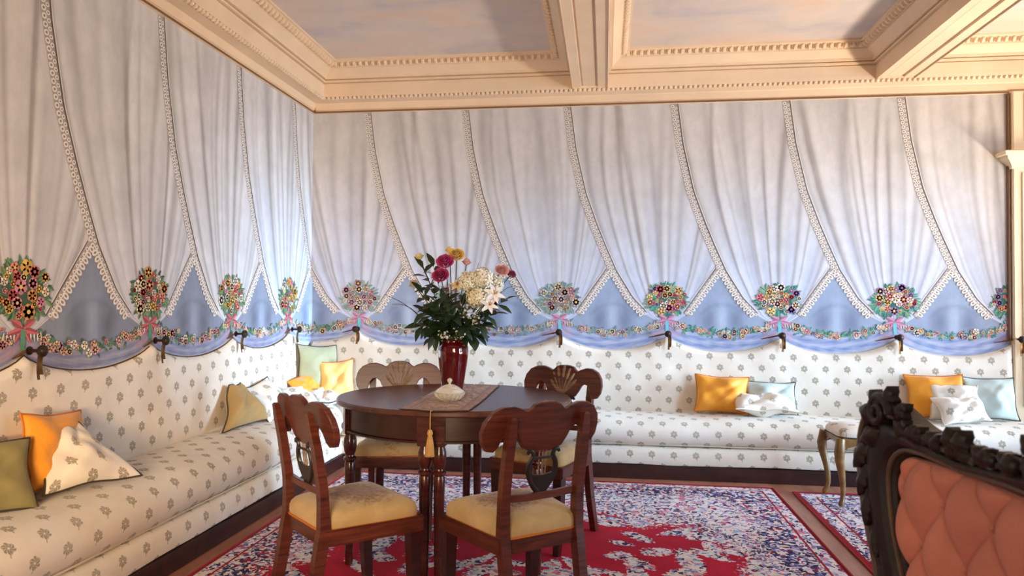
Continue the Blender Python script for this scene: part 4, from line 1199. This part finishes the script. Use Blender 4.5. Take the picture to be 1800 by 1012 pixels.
# ------------------------------------------------------------------ dining chairs (lyre backs)
def mirror(pts): return pts + [(-x, z) for x, z in pts[::-1]]
def yb(z, x=0):    # curve of the back posts, seen from the side
    return interp(z, [0, .2, .42, .55, .70, .85], [-.285, -.232, -.197, -.203, -.228, -.262]) - 0.0
def make_chair(label):
    root = thing('dining_chair', label, 'chair', (0, 0, 0), 0)
    # seat frame
    plan = [(-.155, -.20), (.155, -.20), (.200, .150), (-.200, .150)]
    mb = MB()
    for (a, b) in ((0, 1), (1, 2), (2, 3), (3, 0)):
        A, B = Vector(plan[a]), Vector(plan[b]); dd = (B - A); ang = math.atan2(dd.y, dd.x); c = (A + B) / 2
        mb.box((c.x, c.y, .388), (dd.length + .02, .026, .056), Matrix.Rotation(ang, 3, 'Z'), .004)
    mb.build('seat_frame', 'mahogany_red', root, sharp=.5)
    # pad
    n = 22; P = []; U = []
    prof = [(1.0, .412), (1.012, .424), (1.008, .442), (.985, .456), (.93, .467), (.8, .476), (.55, .483), (.28, .486), (.001, .487)]
    for q, z in prof:
        row = []; ur = []
        for k in range(48):
            a = 2 * PI * (k + .5) / 48; cx, cy = math.cos(a), math.sin(a); e = .22 + .5 * (1 - q)
            e = min(e, .9)
            sx = math.copysign(abs(cx) ** e, cx); sy = math.copysign(abs(cy) ** e, cy)
            y = -.028 + .182 * sy * q; hw = .156 + (.203 - .156) * (y + .2) / .36
            if y < -.15: hw *= 1.0
            row.append((hw * sx * q, y, z)); ur.append((hw * sx * q, y))
        P.append(row); U.append(ur)
    mb = MB().grid(P, uv=U, cv=True, flip=False)
    pad = mb.build('seat', 'seat', root, sharp=2, fix=True)
    pts = [Vector(p) * 1.0 + Vector((0, 0, .001)) for p in P[0]]; pts = [Vector((p.x * 1.012, p.y * 1.012, p.z)) for p in pts] ; pts.append(pts[0])
    MB().tube(pts, .0042, 6, cap=False).build('braid', 'piping_orange', pad)
    # front legs: tapered, slightly sabre
    for sx in (-1, 1):
        mb = MB(); P = []
        for z, w, dy in ((0, .015, .018), (.06, .016, .010), (.2, .019, .0), (.34, .0225, -.002), (.405, .0235, 0)):
            cx, cy = sx * .182, .134 + dy
            P.append([(cx - w, cy - w, z), (cx + w, cy - w, z), (cx + w, cy + w, z), (cx - w, cy + w, z)])
        mb.grid(P, cv=True); mb.f += [(3, 2, 1, 0), (16, 17, 18, 19)]
        mb.build('leg', 'mahogany', root, sharp=.4, fix=True)
    # back posts that are also the rear legs
    for sx in (-1, 1):
        P = []
        for z in np.concatenate([np.linspace(0, .80, 22), [.812, .819]]):
            w = .0165 if z < .8 else (.013 if z < .815 else .006); dpt = interp(z, [0, .38, .5, .8], [.017, .021, .016, .013]); dpt = dpt if z < .8 else dpt * (w / .0165)
            cx = sx * interp(z, [0, .4, .65, .82], [.148, .149, .150, .146]); cy = yb(z) - .004
            P.append([(cx - w, cy - dpt, z), (cx + w, cy - dpt, z), (cx + w, cy + dpt, z), (cx - w, cy + dpt, z)])
        mb = MB().grid(P, cv=True); m_ = len(P) * 4
        mb.f += [(3, 2, 1, 0), (m_ - 4, m_ - 3, m_ - 2, m_ - 1)]
        mb.build('back_post', 'mahogany_red', root, sharp=.5, fix=True)
    # scrolled crest with drooping ends and a tongue that carries the lyre
    half = [(.0, .862), (.030, .860), (.052, .852), (.066, .838), (.078, .832), (.098, .842), (.130, .852), (.168, .850), (.204, .834), (.228, .802), (.236, .766), (.230, .730),
            (.212, .704), (.188, .700), (.172, .716), (.163, .744), (.146, .766), (.126, .770), (.108, .757), (.094, .730), (.076, .704), (.050, .692), (.024, .687), (.0, .686)]
    outl = half + [(-x, z) for x, z in half[1:-1][::-1]]
    outl = outl[::-1]
    def mp(x, z, t): return (x, yb(z) + .012 + t + .35 * x * x, z)
    cr = MB().prism(outl, mp, 0, .024, .003).build('crest_rail', 'mahogany_red', root, sharp=.5, fix=True)
    # carved fan on the front and its scalloped top edge
    mb = MB()
    for k in range(7):
        a = (k - 3) * .34; L = .164 - .010 * abs(k - 3); P = []
        b0 = Vector((0, .700)); dv = Vector((math.sin(a) * .72, math.cos(a * .8)))
        pts = [b0 + dv * L * t for t in np.linspace(.02, 1, 8)]
        rad = [.004, .006, .0075, .009, .0105, .0115, .0105, .005]
        mb.tube([mp(p.x, p.y, .024) for p in pts], rad, 8, flat=.8, up=(0, 1, 0))
    mb.build('carved_fan', 'shell', root)
    # lower rail
    MB().prism([(-.142, .530), (-.06, .526), (.06, .526), (.142, .530), (.142, .557), (.06, .551), (-.06, .551), (-.142, .557)], lambda x, z, t: (x, yb(z) - .008 + t, z), 0, .018, .003).build('lower_rail', 'mahogany_red', root, sharp=.5, fix=True)
    # lyre
    ly = MB()
    for sx in (-1, 1):
        pts = [(sx * .010, .552), (sx * .036, .582), (sx * .054, .62), (sx * .052, .652), (sx * .040, .674), (sx * .044, .690), (sx * .058, .694), (sx * .064, .684)]
        sp = spline(pts, 22)
        ly.tube([(p[0], yb(p[1]) + .010, p[1]) for p in sp], list(np.linspace(.013, .006, 22)), 8, up=(0, 1, 0), flat=.7)
    base = [(0, .545), (.022, .562), (.042, .588), (.054, .622), (.036, .612), (.0, .608), (-.036, .612), (-.054, .622), (-.042, .588), (-.022, .562)]
    ly.prism(base, lambda x, z, t: (x, yb(z) + .003 + t, z), 0, .014, .002)
    ly.box((0, yb(.668) + .010, .668), (.078, .009, .008), bev=.002)
    lo = ly.build('lyre_splat', 'lyre', root, sharp=.6, fix=True)
    for x in (-.014, 0, .014):
        MB().tube([(x, yb(.60) + .010, .600), (x, yb(.68) + .012, .694)], .0024, 6).build('lyre_string', 'shell', lo)
    return root
ch = make_chair('lyre-backed chair seen from behind, nearest the rose velvet chair')
def put(o, back, face_deg, off=-.235):
    f_ = Vector((math.cos(math.radians(face_deg)), math.sin(math.radians(face_deg)), 0))
    o.location = Vector((back[0], back[1], 0.0095)) - f_ * off
    o.rotation_euler = (0, 0, math.radians(face_deg - 90))
CHB = [((2.150, -3.02), 128.5, None), ((1.268, -3.02), 47, 'lyre-backed chair with brown worn seat, standing nearest the side sofa'),
       ((1.205, -1.56), -78, 'chair beyond the table with pale carved fan, nearer the sofa corner'),
       ((2.135, -1.62), -117, 'chair beyond the table with dark carved fan, nearer the gilt stool')]
put(ch, CHB[0][0], CHB[0][1])
for b, a, lab in CHB[1:]:
    c = dup(ch, (0, 0, 0), 0, lab); put(c, b, a)

# ------------------------------------------------------------------ gilt stool
st = thing('footstool', 'small gilt stool with cabriole legs and pale pad before the back sofa', 'stool', (3.965, -.835, .0095))
hx, hy = .245, .165
mb = MB()
for sx in (-1, 1):
    for sy in (-1, 1): pass
def arch(a0, a1, cst, horiz):
    L = a1 - a0; out = [(a0, .405), (a0, .335)]
    for t in np.linspace(0, 1, 13):
        out.append((a0 + L * t, .335 + .036 * (1 - abs(2 * t - 1) ** 3)))
    out += [(a1, .335), (a1, .405)]
    out = out[:2] + out[3:-3] + out[-2:]
    return out
for sy in (-1, 1): mb.prism(arch(-hx + .02, hx - .02, 0, 1), lambda x, z, t, s=sy: (x, s * (hy - .004) + (t if s < 0 else -t), z), 0, .018, .002)
for sx in (-1, 1): mb.prism(arch(-hy + .02, hy - .02, 0, 0), lambda x, z, t, s=sx: (s * (hx - .004) + (t if s < 0 else -t), x, z), 0, .018, .002)
mb.build('apron', 'gilt', st, sharp=.5, fix=True)
for sx in (-1, 1):
    for sy in (-1, 1):
        pr = [(.030, .402), (.034, .36), (.040, .32), (.036, .27), (.022, .20), (.012, .13), (.010, .075), (.016, .04), (.026, .018), (.030, .006)]
        rad = [.026, .029, .030, .0265, .021, .0165, .014, .0145, .017, .013]
        MB().tube([(sx * (hx - .035 + o), sy * (hy - .035 + o), z) for o, z in pr], rad, 10, up=(1, 0, 0)).build('leg', 'gilt', st, sharp=.7)
n = 30; P = []; U = []
for q, z in ((1.0, .405), (1.01, .42), (1.0, .436), (.95, .45), (.85, .459), (.6, .467), (.3, .470), (.001, .471)):
    row = []; ur = []
    for k in range(56):
        a = 2 * PI * (k + .5) / 56; e = .3 + .4 * (1 - q); cx = math.copysign(abs(math.cos(a)) ** e, math.cos(a)); cy = math.copysign(abs(math.sin(a)) ** e, math.sin(a))
        row.append((hx * cx * q, hy * cy * q, z)); ur.append((hx * cx * q + 3.1, hy * cy * q + .7))
    P.append(row); U.append(ur)
pad = MB().grid(P, uv=U, cv=True).build('seat_pad', 'fabric', st, sharp=2, fix=True)
MB().tube([(x * 1.006, y * 1.006, z + .002) for x, y, z in P[0]] + [(P[0][0][0] * 1.006, P[0][0][1] * 1.006, P[0][0][2] + .002)], .004, 6, cap=False).build('braid', 'piping', pad)

# ------------------------------------------------------------------ rose velvet chair in the near corner
O = Vector((2.3431, -5.3999, 0))
def ac(u, v, w=0.0):
    """u across the back from its far edge, v height, w out of the front face"""
    D = 1.85 - u; x = .925 + .03 * (v - .85) - w
    return O + CAMR * x + CAMF * D + Vector((0, 0, v))
UC = .425
arm = thing('parlour_chair', 'dark carved parlour chair with buttoned rose velvet back', 'chair', ac(UC, 0, .3))
half = [(UC, .900), (.30, .912), (.225, .925), (.165, .945), (.115, .960), (.065, .955), (.025, .925), (.004, .88), (.0, .83), (.008, .77), (.03, .70), (.062, .63), (.095, .57), (.125, .50), (.14, .42), (.14, .40)]
inn = [(UC, .864), (.33, .868), (.27, .866), (.22, .856), (.185, .835), (.165, .805), (.162, .77), (.172, .72), (.190, .66), (.212, .61), (.232, .57), (.245, .52), (.25, .46), (.25, .44)]
def resample(pts, n):
    D = [0]
    for a, b in zip(pts[:-1], pts[1:]): D.append(D[-1] + math.hypot(b[0] - a[0], b[1] - a[1]))
    return [(interp(D[-1] * i / (n - 1), D, [p[0] for p in pts]), interp(D[-1] * i / (n - 1), D, [p[1] for p in pts])) for i in range(n)]
def full(h, n):
    h = [tuple(p) for p in spline(h, 120)]; h = resample(h, n)
    return h[::-1] + [(2 * UC - x, z) for x, z in h[1:]]
NR = 48
FO, FI = full(half, NR), full(inn, NR)
# moulded frame: cross profile from the outer edge to the upholstery edge
cs = [(0, -.045), (0, .0), (.05, .018), (.16, .024), (.24, .012), (.32, .012), (.40, .028), (.60, .034), (.78, .028), (.86, .014), (.95, .012), (1.0, .004), (1.0, -.045)]
P = [[ac(o[0] + (i[0] - o[0]) * q, o[1] + (i[1] - o[1]) * q, w) for q, w in cs] for o, i in zip(FO, FI)]
wparent(MB().grid(P, cv=True).build('back_frame', 'dark_carved', arm, sharp=.5, fix=True), arm)
for q, w, rr, mt in ((.10, .022, .008, 'worn_gilt'), (.90, .016, .006, 'worn_gilt')):
    pts = [ac(o[0] + (i[0] - o[0]) * q, o[1] + (i[1] - o[1]) * q, w) for o, i in zip(FO, FI)]
    wparent(MB().tube(pts, rr, 7).build('moulding', mt, arm), arm)
# carved acanthus: leaves fanned along the top rail, scroll ears on the shoulders, drops on the stiles
def acanthus(mb, u, v, ang, ln, wd, lift):
    P = []
    for i in range(14):
        t = i / 13; w = wd * math.sin(PI * min(1, t * .9 + .08)) * (1 + .28 * math.cos(t * 22)); row = []
        for j in range(9):
            s = j / 4 - 1; x = ln * t; y = s * w * .5
            h = lift * math.sin(PI * t * .9) + lift * .9 * (1 - s * s) * (1 - .4 * t) - .01 + (.012 * t * t)
            row.append(ac(u + math.cos(ang) * x - math.sin(ang) * y, v + math.sin(ang) * x + math.cos(ang) * y, .022 + h))
        P.append(row)
    Q = [[Vector(p) + CAMR * .018 for p in row] for row in P]
    mb.grid(P); mb.grid(Q, flip=True)
    for k in (0, -1): mb.grid([P[k], Q[k]]); mb.grid([[r_[k] for r_ in P], [r_[k] for r_ in Q]])
for sgn in (1, -1):
    U_ = lambda u: u if sgn > 0 else 2 * UC - u
    A_ = lambda a: a if sgn > 0 else PI - a
    mb = MB()
    for (u, v, a, l, w, h) in ((.16, .93, 2.2, .075, .05, .02), (.14, .92, 2.9, .09, .055, .024), (.14, .90, 3.6, .10, .05, .02), (.17, .94, 1.5, .07, .045, .02), (.20, .93, .9, .06, .04, .018), (.13, .955, 2.3, .05, .04, .02)):
        acanthus(mb, U_(u), v, A_(a), l, w, h)
    for i in range(26):   # spiral scroll at the shoulder
        pass
    sp = [ac(U_(.145 + .045 * (1 - t * .8) * math.cos(t * 9)), .945 + .042 * (1 - t * .8) * math.sin(t * 9), .04 + .012 * t) for t in np.linspace(0, 1, 40)]
    mb.tube(sp, list(np.linspace(.013, .006, 40)), 7)
    wparent(mb.build('carved_ear', 'dark_carved', arm, sharp=2.2, fix=False), arm)
    mb = MB()
    for (u, v, a, l, w, h) in ((.06, .86, 4.2, .09, .05, .016), (.05, .80, 4.6, .085, .042, .014), (.06, .74, 4.9, .09, .04, .014), (.09, .66, 5.2, .08, .035, .012), (.12, .58, 5.3, .07, .03, .01)):
        acanthus(mb, U_(u), v, A_(a), l, w, h)
    wparent(mb.build('carved_drop', 'dark_carved', arm, sharp=2.2), arm)
    mb = MB()
    for (u, v, a, l, w, h) in ((.20, .885, 1.0, .065, .04, .016), (.235, .90, 2.3, .05, .035, .016), (.26, .888, .9, .06, .038, .016), (.30, .895, 2.2, .05, .035, .016), (.33, .888, .8, .06, .036, .016), (.36, .892, 2.2, .05, .035, .016), (.385, .886, .8, .06, .036, .016), (.415, .895, 1.75, .06, .05, .02)):
        acanthus(mb, U_(u), v, A_(a), l, w, h)
    for u, v, r_ in ((.27, .915, .020), (.215, .92, .014), (.325, .912, .014), (.355, .905, .010)):
        c = ac(U_(u), v, .03)
        mb.lathe([(.001, -r_), (r_ * .7, -r_ * .7), (r_, 0), (r_ * .7, r_ * .7), (.001, r_)], c, 10)
    wparent(mb.build('carved_leaves', 'dark_carved', arm, sharp=2.2), arm)
# buttoned velvet
nu, nv = 90, 90
BU, BV = .150, .215
HI = resample([tuple(p) for p in spline(inn, 120)], 120)
def inner_u(v): 
    zz = [p[1] for p in HI][::-1]; uu = [p[0] for p in HI][::-1]
    k = max(range(len(zz)), key=lambda i: zz[i])
    return interp(v, zz, uu)
P = []; 
for i in range(nv):
    v = .44 + (.8655 - .44) * i / (nv - 1)
    # follow the inner opening
    us = [p[0] for p in HI if p[1] >= v - .004]
    ul = interp(v, [p[1] for p in HI[::-1]], [p[0] for p in HI[::-1]]) if v < .855 else .22 + (UC - .22) * ((v - .855) / .0108) ** .5 * .95
    ul = min(ul, UC - .004)
    row = []
    for j in range(nu):
        u = ul + (2 * (UC - ul)) * j / (nu - 1)
        p, q = (u - UC) / BU, (v - .67) / BV
        f1 = abs(math.sin(PI * (p + q) / 1.0)); f2 = abs(math.sin(PI * (p - q) / 1.0))
        puff = (f1 * f2) ** .55
        e = min(1, min(j, nu - 1 - j) / (nu * .12)) ; e2 = min(1, (nv - 1 - i) / (nv * .10)); ed = math.sqrt(max(0, 1 - (1 - e) ** 2)) * math.sqrt(max(0, 1 - (1 - e2) ** 2))
        row.append(ac(u, v, -.012 + ed * (.014 + .038 * puff)))
    P.append(row)
up_ = wparent(MB().grid(P, flip=True).build('upholstery', 'rose', arm, sharp=3, fix=False), arm)
for a in range(-3, 4):
    for b in range(-3, 4):
        for off in (0, .5):
            u, v = UC + (a + off) * BU, .67 + (b + off) * BV
            if v > .84 or v < .45 or u < .19 or u > 2 * UC - .19: continue
            mb = MB(); c = ac(u, v, .004)
            mb.lathe([(.001, -.009), (.006, -.007), (.009, 0), (.006, .007), (.001, .009)], c, 10)
            o = mb.build('button', 'rose', arm); wparent(o, arm)
# back board, seat and legs (below the frame of view)
P = [[ac(o[0], o[1], -.045) for o in FO], [ac(UC, .43 + .3 * 0 + (o[1] - .4) * .3, -.05) for o in FO]]
wparent(MB().grid(P).build('back_board', 'dark_carved', arm), arm)
P = []
for q, z in ((1, .36), (1.02, .39), (1.0, .425), (.9, .447), (.6, .458), (.001, .462)):
    row = []
    for k in range(40):
        a = 2 * PI * (k + .5) / 40; e = .45 + .3 * (1 - q); cx = math.copysign(abs(math.cos(a)) ** e, math.cos(a)); cy = math.copysign(abs(math.sin(a)) ** e, math.sin(a))
        row.append(O + CAMR * (.63 - .235 * cx * q) + CAMF * (1.85 - UC + .26 * cy * q) + Vector((0, 0, z)))
    P.append(row)
wparent(MB().grid(P, cv=True).build('seat', 'rose', arm, sharp=2, fix=True), arm)
P = []
for z in (.30, .362):
    P.append([O + CAMR * (.63 - .238 * math.copysign(abs(math.cos(a)) ** .45, math.cos(a))) + CAMF * (1.85 - UC + .262 * math.copysign(abs(math.sin(a)) ** .45, math.sin(a))) + Vector((0, 0, z)) for a in [2 * PI * (k + .5) / 40 for k in range(40)]])
mb = MB().grid(P, cv=True); mb.f += [tuple(range(40)), tuple(range(40, 80))]
wparent(mb.build('seat_rail', 'dark_carved', arm, sharp=.6, fix=True), arm)
for cx, cy in ((.80, .17), (.80, -.17), (.45, .20), (.45, -.20)):
    b = O + CAMR * cx + CAMF * (1.85 - UC + cy)
    pr = [(0, .33, .032), (.012, .26, .030), (.008, .18, .022), (0, .10, .017), (.004, .04, .019), (.012, .0115, .016)]
    sgx = 1 if cx > .6 else -1
    wparent(MB().tube([b + CAMR * (sgx * o) + Vector((0, 0, z)) for o, z, r_ in pr], [r_ for o, z, r_ in pr], 10, up=(1, 0, 0)).build('leg', 'dark_carved', arm), arm)
